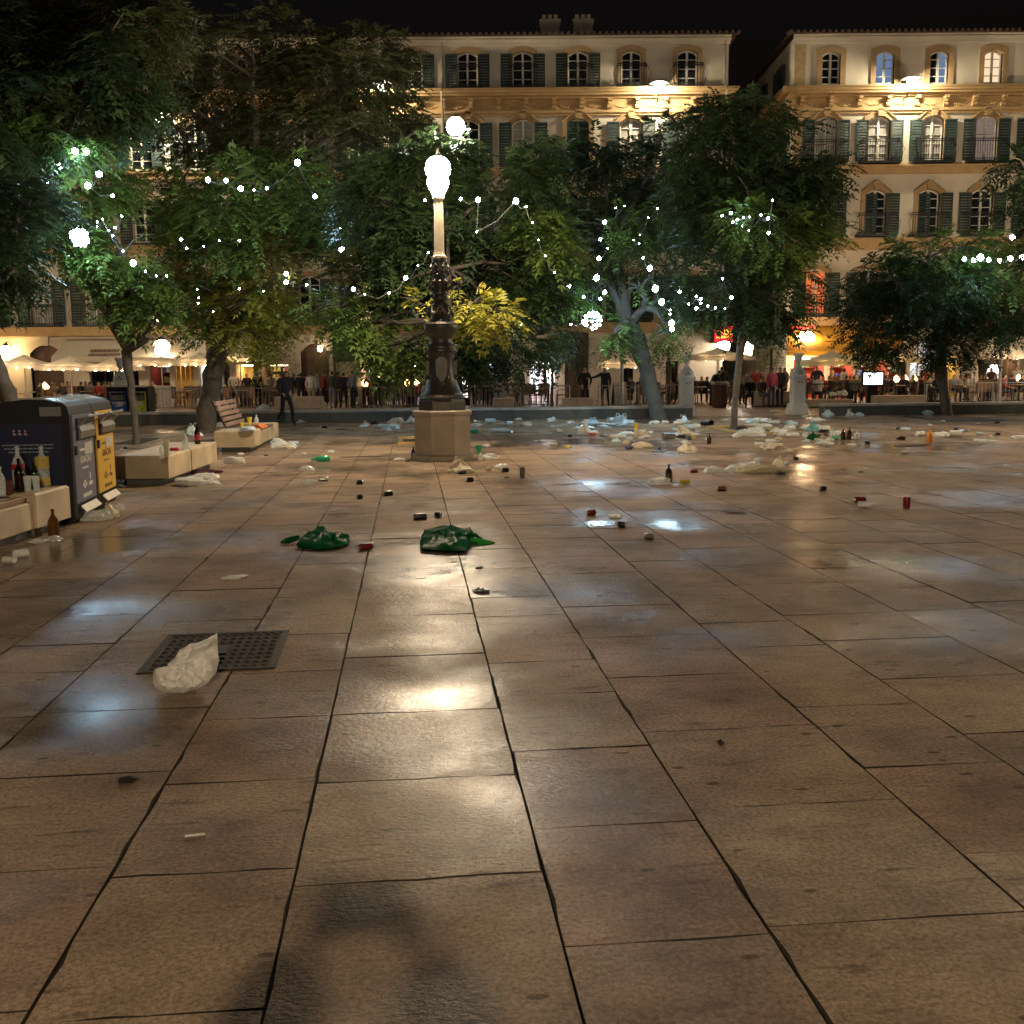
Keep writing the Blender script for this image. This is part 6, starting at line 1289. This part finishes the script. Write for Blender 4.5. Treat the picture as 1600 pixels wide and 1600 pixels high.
T = [
 # near and middle ground, in front of and around the lamp
 ('crush',560,860,28,CANR,'crushed dark red can beside the left green bag'), ('lying',646,812,20,CAND,'dark can lying on its side nearer than the small dark can'), ('crush',680,808,10,CAND,'small dark crushed can right of the lying dark can'),
 ('wrap',752,926,24,FOIL,'crumpled grey foil ball in the lamp reflection'), ('lying',598,775,16,CAND,'dark can lying left of the lamp axis, beyond the green bags'), ('crush',557,757,13,CAND,'crushed can beside the clear cup, far from the lamp'), ('crush',557,780,12,CAND,'crushed can just nearer than the other crushed can at left'),
 ('lpet',472,758,24,PETM,'crumpled clear bottle lying left, nearest of the clear plastics'), ('crush',497,752,22,ALU,'crushed silver can next to the clear bottle'), ('flat',480,735,22,CLR,'scrap of clear film behind the crushed silver can'), ('lpet',515,721,26,GRNP,'green plastic bottle lying near the slot drain'),
 ('wrap',517,707,13,PAP,'little crumpled paper behind the green bottle'), ('wrap',475,709,8,PAP,'tiny paper left of the green bottle'), ('wrap',416,712,9,DARKC,'tiny dark scrap near the third bench'), ('bottle',646,716,7,BRN,'small brown beer bottle at the left corner of the lamp plinth',18), ('wrap',623,720,16,PAP,'white wrapper left of the plinth bottle'), ('wrap',637,721,8,DARKC,'dark scrap against the plinth step'),
 ('bag',719,739,40,PC,'pale knotted bag leaning on the lamp plinth',30), ('crush',715,741,16,CAND,'crushed can under the pale bag at the plinth'), ('lying',727,753,13,CAND,'dark can lying just nearer than the pale plinth bag'), ('crush',760,736,8,WHL,'small pale can right of the plinth bag'), ('flat',784,732,22,CLR,'clear bag on the dark can right of the plinth'), ('lying',783,738,12,CAND,'dark can under the clear bag right of the plinth'), ('can',816,747,8,CANG,'tall grey can standing alone right of the plinth',18), ('wrap',791,747,8,DARKC,'small dark scrap left of the standing grey can'),
 ('cup',748,706,10,GRNP,'green cup right behind the plinth',10), ('pet',751,719,8,PETM,'clear bottle standing behind the plinth corner',13), ('flat',766,717,24,CLR,'clear film right of the plinth'), ('wrap',760,698,16,PAP,'white paper behind the plinth'),
 ('crush',916,805,18,CANR,'crushed dark red can right of the lamp axis'), ('paper',962,808,30,PAP,'flat dirty paper beyond the two crushed cans',5), ('crush',964,824,16,CAND,'crushed dark can with its lid up, left of two'), ('crush',1007,843,17,ALU,'crushed silver can, right of two near the bright puddle'), ('crush',1120,767,17,CANR,'dark red can lying alone right of the tall bottle'), ('wrap',1145,800,40,CARD,'thin dark strip of debris right of the puddle',3),
 ('bottle',1045,753,11,BRN,'dark wine bottle standing in the middle of the plaza',28), ('flat',1030,757,32,CLR,'clear bag lying against the dark wine bottle'), ('lcup',1064,757,15,CUPY,'yellow cup lying right of the dark wine bottle',9),
 ('crush',886,683,10,CAND,'dark can left of the blue cup'), ('lcup',860,697,11,PAP,'white cup lying left of the yellow crumple'), ('wrap',888,699,12,CUPY,'bright yellow crumple on the wet floor'), ('wrap',872,676,14,PAP,'white crumple behind the yellow one',9), ('lcup',978,703,11,CUPB,'dark blue cup lying by the cream bag'), ('strip',1030,706,22,DARKC,'dark tray lying near the cream bag'), ('crush',1027,703,8,CAND,'can lying on the dark tray'), ('flat',1004,700,28,PC,'yellowish crumpled bag left of the dark tray'), ('bag',1074,706,38,PC,'big cream bag slumped in the middle distance',17), ('bottle',1108,694,7,BRN,'brown beer bottle standing by the slim trunk pit',17),
 ('bag',972,666,38,PB,'pale blue bag with raised handles left of the leaning trunk',24), ('bag',924,664,32,PB,'whitish bag with green inside, left of the handled bag',14), ('wrap',926,663,14,PG,'dark green bag inside the whitish bag'), ('bag',914,679,26,PW,'white bag behind the red cup'), ('lcup',923,682,9,CUPR,'red cup lying by the white bag',8), ('bag',1069,661,17,PB,'pointed pale bag right of the leaning trunk',15), ('bag',1068,681,28,PC,'cream pointed bag left of the slim trunk pit',19), ('cup',994,671,8,CUPY,'yellow cup standing on the wet floor',9), ('cup',994,681,8,PC,'pale yellow cup nearer than the bright yellow cup',10), ('flat',980,679,25,PW,'flat white bag left of the pale yellow cup',6), ('flat',1007,685,18,PW,'flat white scrap right of the pale yellow cup',5), ('wrap',944,682,14,ALU,'crumpled silver wrapper near the red cup'), ('crush',965,683,8,CAND,'tiny dark can right of the silver wrapper'), ('cup',1085,686,7,YELL,'yellowish cup by the pit frame',6), ('crush',1074,687,9,CAND,'small dark can by the yellowish cup'),
 ('wrap',1151,683,20,PAP,'white paper crumples against the slim trunk',9), ('flat',1176,681,42,CLR,'heap of clear film right of the slim trunk',15), ('flat',1184,667,40,PW,'flat white bag behind the clear heap',7), ('flat',1217,678,32,PW,'white flat bag right of the clear heap',9), ('flat',1206,702,34,PC,'cream crushed bag on the glossy floor',12), ('wrap',1232,707,18,PC,'rumpled cream tail beside the crushed bag'), ('lcup',1196,704,10,PAP,'white cup lying at the dark end of the cream bag'),
 ('long',1190,738,72,PC,'long pale bag strewn across the floor with its tail raised',16), ('bag',1216,733,30,PC,'raised cream tail of a torn bag',24), ('flat',1146,737,28,CLR,'clear cups and film at the left end of the long bag',12), ('crush',1079,739,15,CANR,'crushed red and white can left of the clear film'), ('flat',1115,738,30,CLR,'clear crushed cup between the red can and the long bag',12), ('flat',862,655,14,PB,'small bluish bag leaning at the wall, right of three'), ('bag',843,653,18,PB,'bluish bag with handles against the wall, middle of three',17), ('flat',829,655,14,PB,'round bluish bag against the wall, left of three',9),
 ('can',1416,795,11,CANR,'dark red can standing alone at right',20), ('lying',1333,785,19,CANR,'dark red can lying behind a clear cup at right'), ('lpet',1340,792,24,CLR,'clear crushed cup in front of the lying red can',9), ('crush',1280,767,14,CAND,'dark crushed can near the red glow'), ('wrap',1345,738,7,DARKC,'tiny dark scrap beyond the red cans'), ('lying',1407,710,19,PAP,'white and dark can lying at right middle distance'), ('bottle',1452,692,9,ORG,'orange and yellow juice bottle standing at right',23), ('flat',1470,682,28,PW,'flat pale bag beside the juice bottle',9), ('lbot',1414,688,13,BRN,'brown bottle lying left of the juice bottle',6),
 ('bag',1270,673,26,PT,'teal bag tied on top of the dark green one',16), ('bag',1270,687,24,PG,'dark green bag under the teal one',15), ('bottle',1317,687,7,BRN,'dark bottle standing, left of the dark pair',17), ('bottle',1327,687,7,BRN,'dark bottle standing, right of the dark pair',20), ('pet',1300,687,8,PETM,'clear bottle standing left of the green plastic',18), ('pet',1339,686,9,PETM,'clear bottle standing right of the dark pair',14), ('lpet',1308,688,14,GRNP,'green plastic bottle lying before the dark pair',7), ('crush',1350,694,11,CAND,'dark can below the clear standing bottle'), ('wrap',1331,696,16,PAP,'white paper nearer than the dark bottle pair',5), ('crush',1398,671,16,CAND,'dark cans lying left of the umbrella tree pit'), ('strip',1425,696,60,CARD,'long dark piece of cardboard lying flat at right'),
 ('bag',1294,651,17,PB,'bluish bag against the wall beside the right pillar',15), ('bag',1328,651,14,PW,'white upright bag against the right wall',14), ('flat',1343,651,16,PB,'flat bluish bag next to the white upright bag',7), ('flat',1450,648,17,PB,'bluish bag against the wall left of the umbrella tree',9), ('wrap',1275,655,14,DARKC,'dark and white wrapper before the right pillar'), ('wrap',1260,652,13,PAP,'white wrapper at the foot of the right pillar'), ('flat',1540,690,34,CLR,'scattered clear film at far right',5), ('crush',1555,680,9,CAND,'dark can at the far right'), ('flat',1592,686,22,CLR,'clear bag at the right edge',8), ('wrap',1210,644,18,PAP,'white paper in the entrance gap',5), ('wrap',1290,680,10,DARKC,'dark scrap right of the green bag'),
 # left of the lamp, by the wall
 ('flat',621,660,20,PB,'blue-grey bag against the wall left of the plinth',9), ('bag',643,660,18,PW,'white bag against the wall touching the plinth',12), ('cup',637,652,5,YELL,'yellowish cup at the wall left of the plinth',8), ('flat',614,670,24,PB,'grey-white bag lying before the blue-grey one',9), ('bag',571,665,11,PW,'small white bag lying alone on the far floor',9), ('lying',502,669,9,CAND,'dark can lying beyond the green bottle'), ('strip',533,671,12,DARKC,'small dark scrap right of the far dark can'), ('flat',470,660,16,PW,'white bag at the wall behind the running person',7), ('flat',452,660,14,PB,'bluish bag at the heels of the running person',9), ('flat',343,667,22,PW,'white bag behind the third bench',9), ('flat',782,676,36,PB,'pale blue flat bag right of the plinth',8), ('lpet',747,677,14,GRNP,'green bottle lying right of the plinth, far back',6), ('flat',556,655,14,PW,'white bits at the foot of the wall',4),
 # by the benches
 ('flat',312,757,62,PW,'white bag lying at the foot of the second bench',19), ('long',368,724,34,PW,'white bag lying just beyond the second bench',13), ('long',318,740,46,M('dark_red_film',(.07,.02,.03),.4,vary=.3),'dark reddish rag at the foot of the second bench',9), ('pet',306,737,12,PETM,'clear bottle standing on the ground by the second bench',27), ('flat',438,699,26,CLR,'heap of clear cups at the end of the third bench',12), ('lcup',428,692,10,PAP,'white cup fallen at the end of the third bench'), ('flat',452,697,22,CLR,'clear film trailing from the third bench',5), ('wrap',376,710,9,PAP,'white wrapper at the near end of the third bench'), ('flat',188,762,16,CLR,'clear cup under the near end of the second bench',7),
 ('flat',205,662,26,PBL,'bright blue bag slumped at the blue-fronted bin, right of the slim trunk',15), ('flat',197,661,20,PBL,'blue bag slumped left of the slim trunk',14), ('wrap',233,661,8,PAP,'white scrap beside the lime-fronted bin'), ('wrap',255,661,9,PAP,'white scrap before the wall left of the big trunk'), ('wrap',193,703,9,PAP,'white scrap near the slim trunk'),
 ('flat',150,812,46,CLR,'heap of clear crumpled plastic at the foot of the grey-fronted bin',18), ('bag',172,808,34,PC,'pale paper bag pushed under the yellow-fronted bin',26), ('flat',186,797,18,CLR,'clear cup right of the yellow-fronted bin',12), ('bottle',85,843,17,BRL,'amber beer bottle standing before the first bench',48), ('bottle',61,838,11,M('dark_brown_glass',(.05,.035,.02),.15),'small dark glass bottle close to the bench face',29), ('lcup',22,872,20,CLR,'clear cup lying at the left edge below the bench',16), ('flat',60,848,24,CLR,'clear film scraps between bench and amber bottle',8), ('flat',84,845,24,CLR,'clear film around the foot of the amber bottle',10), ('lcup',6,880,18,CLR,'clear cup cut by the left edge of the view',14),  # the small bottle's glass is a plain dark brown
 # on the street terrace
 ('bag',503,637,20,PW,'white bag on the terrace behind the wall near the green jacket',18), ('flat',412,641,16,PB,'bluish bag on the terrace behind the running person',10), ('bag',1010,639,18,PW,'white bags on the wall coping by the leaning trunk',9),
]
r5 = random.Random(31)
for (x0, x1, y0, y1, n, grp, lbl) in ((900,1110,656,694,46,'rubbish strewn left of the slim trunk','scrap of rubbish in the strewn band left of the slim trunk'), (1150,1300,656,702,44,'rubbish strewn right of the slim trunk','scrap of rubbish in the strewn band right of the slim trunk'), (1130,1240,718,742,10,'rubbish around the long torn bag','crumpled scrap beside the long torn bag'), (738,900,652,668,16,'rubbish along the foot of the low wall','scrap of rubbish along the foot of the low wall'), (422,462,690,702,10,'cups at the end of the third bench','crushed pale cup in the heap at the third bench'), (560,640,656,674,8,'rubbish left of the plinth','pale scrap on the far floor left of the plinth'), (1300,1600,656,692,14,'rubbish at far right','scrap of rubbish on the far right floor')):
    for _ in range(n):
        k0 = r5.choice(['wrap','flat','flat','lcup','crush','wrap','lpet']); m0 = r5.choice([PW, PW, PW, PB, PB, CLR, PAP, ALU, CAND, PC])
        w0 = {'wrap':'crumpled wrapper','flat':'flattened bag','lcup':'fallen cup','crush':'crushed can','lpet':'fallen bottle'}[k0]; c0 = {'bag_white':'white','bag_bluish':'bluish','clear_plastic':'clear','paper':'off-white','aluminium':'silver','can_dark':'dark','bag_cream':'cream'}[m0.name]
        T.append((k0, r5.uniform(x0, x1), r5.uniform(y0, y1), r5.uniform(7, 20), m0, c0+' '+w0+' '+lbl.split(' ',3)[3] if lbl.startswith('scrap of rubbish') else c0+' '+w0+' '+lbl[lbl.index(' on ' if ' on ' in lbl else (' beside ' if ' beside ' in lbl else ' in '))+1:], None, grp))
for (k_, px, py, wpx, mt, lb, *h_) in T: litter(k_, px, py, wpx, mt, lb, h_[0] if h_ else None, group=h_[1] if len(h_) > 1 else None)
# on the low wall, behind it and on the seat blocks
for (k_, px, py, Y, wpx, hpx, mt, lb) in (('bag',1351,631,36.5,14,14,PW,'white bag standing behind the right wall under the screen'), ('bag',1488,628,36.2,12,13,PW,'white bag behind the wall right of the umbrella trunk'), ('bag',1527,628,36.2,20,12,PW,'white bag heap on the terrace near the closed umbrella'), ('bag',1586,628,36.2,15,10,PW,'white bag on the terrace at the right edge'), ('wrap',1301,622,38.5,14,8,PAP,'white crumpled paper left on the seat block by the right pillar'), ('wrap',1316,620,38.5,16,14,PAP,'tall heap of white paper on the seat block by the right pillar'), ('flat',948,634,37,14,9,PW,'white and red scrap bag on the terrace by the pointing person'), ('flat',655,633,37,10,10,PW,'white carrier bag on the terrace left of the pedestal')):
    p = at(px, py+(hpx*.45), Y); p.z = 0 if k_ == 'bag' or px < 1000 else at(px, 618, 38.6).z
    litter(k_, px, py, wpx, mt, lb, hpx, pos=p)
# on top of the first bench, crowding its end
def on_bench(kind, px, py, dist, wpx, hpx, mat, label, **kw):
    """dist: metres back from the bench's front face"""
    n = Vector((-math.cos(brz), -math.sin(brz), 0)); z = kw.pop('z', .41); q = gp(px, py, z); return litter(kind, px, py, wpx, mat, label, hpx, pos=q, **kw)
fill_mat[0] = COLA
CAPR = M('cap_red', (.4,.02,.02), .4); CAPW = M('cap_white', (.6,.6,.58), .4); CAPY = M('cap_yellow', (.5,.4,.05), .4)
on_bench('pet',86,756,.3,18,60,PETM,'big clear bottle with a red label, rightmost on the first bench',label_mat=REDL,lab=(.44,.72)); on_bench('pet',68,759,.3,21,62,PETM,'big clear bottle with a yellow label on the first bench',label_mat=YELL,lab=(.45,.74))
on_bench('pet',31,765,.4,19,68,PETM,'big clear bottle with a small red label behind the cola bottle',label_mat=REDL,lab=(.46,.60)); on_bench('bottle',32,768,.15,15,52,COLA,'cola-brown bottle near the bench front at left'); on_bench('bottle',55,763,.2,13,40,DKG,'dark green bottle between the cola and the yellow label')
on_bench('cup',44,768,.15,13,24,GLS,'straight clear glass left of the other glass on the first bench'); on_bench('cup',57,767,.15,12,23,GLS,'straight clear glass right of the other glass on the first bench'); on_bench('pet',71,760,.1,16,24,PETM,'short clear jar with a yellow label at the bench front',label_mat=YELL,lab=(.1,.6),capm=ALU)
on_bench('pet',3,775,.2,13,46,PETM,'clear bottle cut by the left edge on the first bench'); on_bench('cup',14,772,.2,14,22,M('wine_plastic',(.10,.03,.03),.2),'cup of dark red drink at the left end of the first bench'); on_bench('bottle',44,758,.4,9,42,BRN,'slim dark bottle behind the clear glasses')
# second bench
on_bench('cup',261,714,.2,10,26,M('bright_cup',(.75,.66,.48),.25,translucent=.3),'cup tinted pale as if catching light at the near end of the second bench',z=.4); on_bench('pet',253,716,.2,8,24,PETM,'thin clear bottle left of the bright cup',z=.4); on_bench('wrap',272,704,.2,16,7,REDL,'small red carton lying on the second bench',z=.4); on_bench('pet',290,702,.2,9,25,PETM,'clear bottle standing in the middle of the second bench',z=.4); on_bench('bottle',309,694,.2,9,32,COLA,'cola bottle with a red label on the second bench',z=.4,label_mat=REDL,lab=(.2,.48)); on_bench('bag',302,682,.4,24,22,PB,'bluish bag slumped at the far end of the second bench',z=.4); on_bench('wrap',196,702,.3,9,6,DARKC,'dark scrap on the near end of the second bench',z=.4)  # the light the near cup catches is put into its pale colour
# third bench
on_bench('cup',378,670,.3,7,10,CUPY,'yellow cup on the third bench, left one',z=.4); on_bench('cup',390,664,.3,8,12,CUPY,'yellow cup on the third bench, right one',z=.4); on_bench('flat',406,669,.3,20,10,M('orange_bag',(.65,.2,.06),.4,translucent=.2),'orange bag on the far end of the third bench',z=.4); on_bench('pet',401,666,.3,7,18,PETM,'clear bottle on the third bench beside the orange bag',z=.4); on_bench('flat',388,673,.3,22,9,PB,'bluish bag on the third bench below the backrest',z=.4)
# bottles and cans on the far blue bin
for (px, k_, m_, lb) in ((174,'cup',PAP,'white cup on top of the blue-fronted bin, left one'), (192,'cup',PAP,'white cup on top of the blue-fronted bin, right one')):
    p = gp(px, 663); q = Vector((p.x, p.y+.25, 1.125)); litter(k_, px, 606, 5, m_, lb, 6, pos=q)

# ---- the hero bags in the foreground, traced outlines filled as crumpled pillows of film
def pillow(name, outline, bulge, seed, mat, label, loc, rz=0, upright=False, lean=0.0, crease=1.0, parts=None):
    """outline: closed list of (a, b) in metres round the middle; bulge: half thickness"""
    pts = [Vector((a, b, 0)) for a, b in outline]; n = 64; per = []; L = [(pts[(i+1) % len(pts)]-pts[i]).length for i in range(len(pts))]; tot = sum(L)
    for k in range(n):
        d = tot*k/n; i = 0
        while d > L[i]: d -= L[i]; i += 1
        per.append(pts[i].lerp(pts[(i+1) % len(pts)], d/L[i]))
    c = sum(per, Vector())/n; rings = 12; vs = []; o = Vector((seed*3.1, seed*1.7, seed)); size = tot/6
    for side in (1, -1):
        for r_ in range(rings+1):
            t_ = 1-(r_/rings)
            for k in range(n):
                q = c.lerp(per[k], t_); e = q/size; h = math.sqrt(max(0, 1-t_**2.2))
                cr = abs(noise.noise(e*1.7+o))*.9+abs(noise.noise(e*3.7+o*2+Vector((0,0,side))))*.55+abs(noise.noise(e*8+o))*.22
                rg_ = (1-abs(noise.noise(e*1.5+o*1.7)))**6*.55+(1-abs(noise.noise(e*3.1-o+Vector((0,0,side*.6)))))**7*.34+(1-abs(noise.noise(e*6.5+o)))**8*.16
                z = side*bulge*h*(1.25-crease*cr*.6)+side*bulge*.55*crease*(rg_-.22)*min(1,h*2.2)+bulge*.22*crease*noise.noise(e*1.2-o)*(1-h*.4)
                q2 = q+Vector((noise.noise(e*5+o), noise.noise(e*5-o), 0))*size*.02*crease
                vs.append((q2.x, q2.y, z))
    fs = []
    for s in (0, 1):
        b = s*(rings+1)*n
        for r_ in range(rings):
            for k in range(n): fs.append((b+r_*n+k, b+r_*n+(k+1) % n, b+(r_+1)*n+(k+1) % n, b+(r_+1)*n+k))
    if upright: X = Matrix.Rotation(R(90)-lean, 4, 'X')
    else: X = Matrix.Identity(4)
    m_ = MB(); m_.add(vs, fs, 0, X)
    lo = min(v[2] for v in m_.v)
    if upright: m_.v = [(x, y, z-lo) for x, y, z in m_.v]
    else: m_.v = [(x, y, max(.002, z+bulge*.62)) for x, y, z in m_.v]
    o_ = tag(m_.build(name, mat, None, loc, rz, True, 24), label, 'bag'); return o_
def outl(pxs, base_px, base_py, up=True):
    """outline in metres at the depth of a contact point; up: facing the viewer, else lying on the ground"""
    if up:
        g = gp(base_px, base_py); s = (g-CO).dot(_f)/F; return g, [((x-base_px)*s, (base_py-y)*s) for x, y in pxs]
    g = gp(base_px, base_py); return g, [((gp(x, y)-g).x, (gp(x, y)-g).y) for x, y in pxs]
PWH = M('bag_film_white', (.80,.79,.76), .38, vary=.05, translucent=.2, bump=1.0, bscale=11)
g, ol = outl([(329,995),(318,1003),(300,1010),(278,1020),(263,1037),(254,1052),(244,1056),(235,1052),(234,1072),(239,1083),(256,1089),(282,1090),(305,1084),(318,1076),(331,1056),(334,1040),(331,1018)], 285, 1090)
pillow('plastic_bag', ol, .075, 3, PWH, 'white plastic bag standing on the iron inspection cover', g+Vector((0,.05,.0)), R(4), True, R(24), 1.6)
g, ol = outl([(463,858),(470,846),(487,836),(497,831),(505,831),(516,839),(533,838),(546,842),(547,852),(535,858),(515,861),(490,862),(478,860)], 505, 848, False)
hb = pillow('plastic_bag', ol, .042, 5, PG, 'flat dark green plastic bag lying by the crushed red can', g, 0, False, 0, 1.7)
MB().tube([(-.22,.02,.05),(-.3,-.05,.03),(-.36,-.07,.015)], [.02,.03,.012], 6).build('handle', PG, hb, smooth=True)
g, ol = outl([(657,864),(657,846),(664,833),(685,829),(706,829),(722,833),(738,834),(741,846),(735,856),(729,866),(700,866),(678,865)], 700, 850, False)
hb = pillow('plastic_bag', ol, .05, 9, PG, 'plump dark green plastic bag with bright green handle in mid-plaza', g, 0, False, 0, 1.7)
MB().tube([(.17,.06,.07),(.24,.1,.06),(.29,.04,.03),(.24,-.03,.02),(.16,-.04,.04)], [.022,.018,.018,.018,.022], 6).build('handle', PG, hb, smooth=True)
MB().tube([(.2,-.05,.05),(.27,-.03,.03),(.34,-.01,.02),(.4,-.02,.012),(.34,-.06,.01),(.26,-.08,.012)], [.018,.024,.016,.01,.012,.016], 6).build('strap', PGL, hb, smooth=True)
# cigarette end, gum, leaf fragments
g = gp(299, 1308); t = tag(MB().lathe([(.004,0),(.004,.046)], 8, X=Matrix.Translation((-.02,0,.006)) @ Matrix.Rotation(R(90),4,'Y')).lathe([(.0042,.0),(.0042,.018)], 8, m=1, X=Matrix.Translation((.026,0,.006)) @ Matrix.Rotation(R(90),4,'Y')).build('cigarette_end', [PAP, M('filter_paper', (.55,.48,.38), .7)], None, g, R(14), True), 'white cigarette end lying on the near paving', 'cigarette')
litter('paper', 365, 904, 34, PAP, 'torn white paper flake beyond the inspection cover', 6)
for (px, py, wv, lb) in ((1126,1162,16,'small black scrap on the near right paving'), (749,888,13,'brown flattened cap beyond the foil ball'), (200,1221,26,'dark wet scrap at the left beside a joint')):
    litter('wrap', px, py, wv, DARKC, lb, 4)
r4 = random.Random(21); mb = MB()
def chip(p, s):
    a = r4.uniform(0, 6.28); z = .004+p.z; pts = []
    for k in range(5): b = a+k*1.256; pts.append((p.x+math.cos(b)*s*r4.uniform(.4,1.2), p.y+math.sin(b)*s*r4.uniform(.3,.8), z+r4.uniform(0,s*.25)))
    mb.add(pts+[(p.x, p.y, z+s*.28)], [(0,1,5),(1,2,5),(2,3,5),(3,4,5),(4,0,5)])
for (cx, cy_, n, sx, sy, s) in ((840,995,16,45,8,.016), (690,870,10,120,30,.013), (300,900,30,330,60,.011), (1250,860,40,330,60,.013), (1000,780,60,400,60,.015), (500,740,60,200,40,.014), (1250,700,120,320,25,.02), (950,690,90,250,20,.02), (420,695,40,60,10,.02), (600,670,60,300,8,.02), (860,655,40,200,3,.025), (700,1300,30,800,250,.005)):
    for _ in range(n): chip(gp(cx+r4.gauss(0,.5)*sx, max(648, cy_+r4.gauss(0,.5)*sy)), s*r4.uniform(.4,1.3))
tag(mb.build('litter', M('mixed_scraps', (.055,.045,.035), .6, vary=.6, scale=.9)), kind='stuff')
mb = MB()
for (cx, cy_, n, sx, sy, s) in ((1200,690,60,300,24,.022), (960,685,50,250,18,.02), (430,697,40,45,8,.02), (600,664,30,300,5,.02), (870,654,50,260,2,.03), (155,808,20,30,8,.02), (1450,690,26,200,30,.02)):
    for _ in range(n): chip(gp(cx+r4.gauss(0,.5)*sx, max(648, cy_+r4.gauss(0,.5)*sy)), s*r4.uniform(.4,1.3))
tag(mb.build('litter', M('pale_scraps', (.5,.48,.44), .6, vary=.4, scale=.9)), kind='stuff')
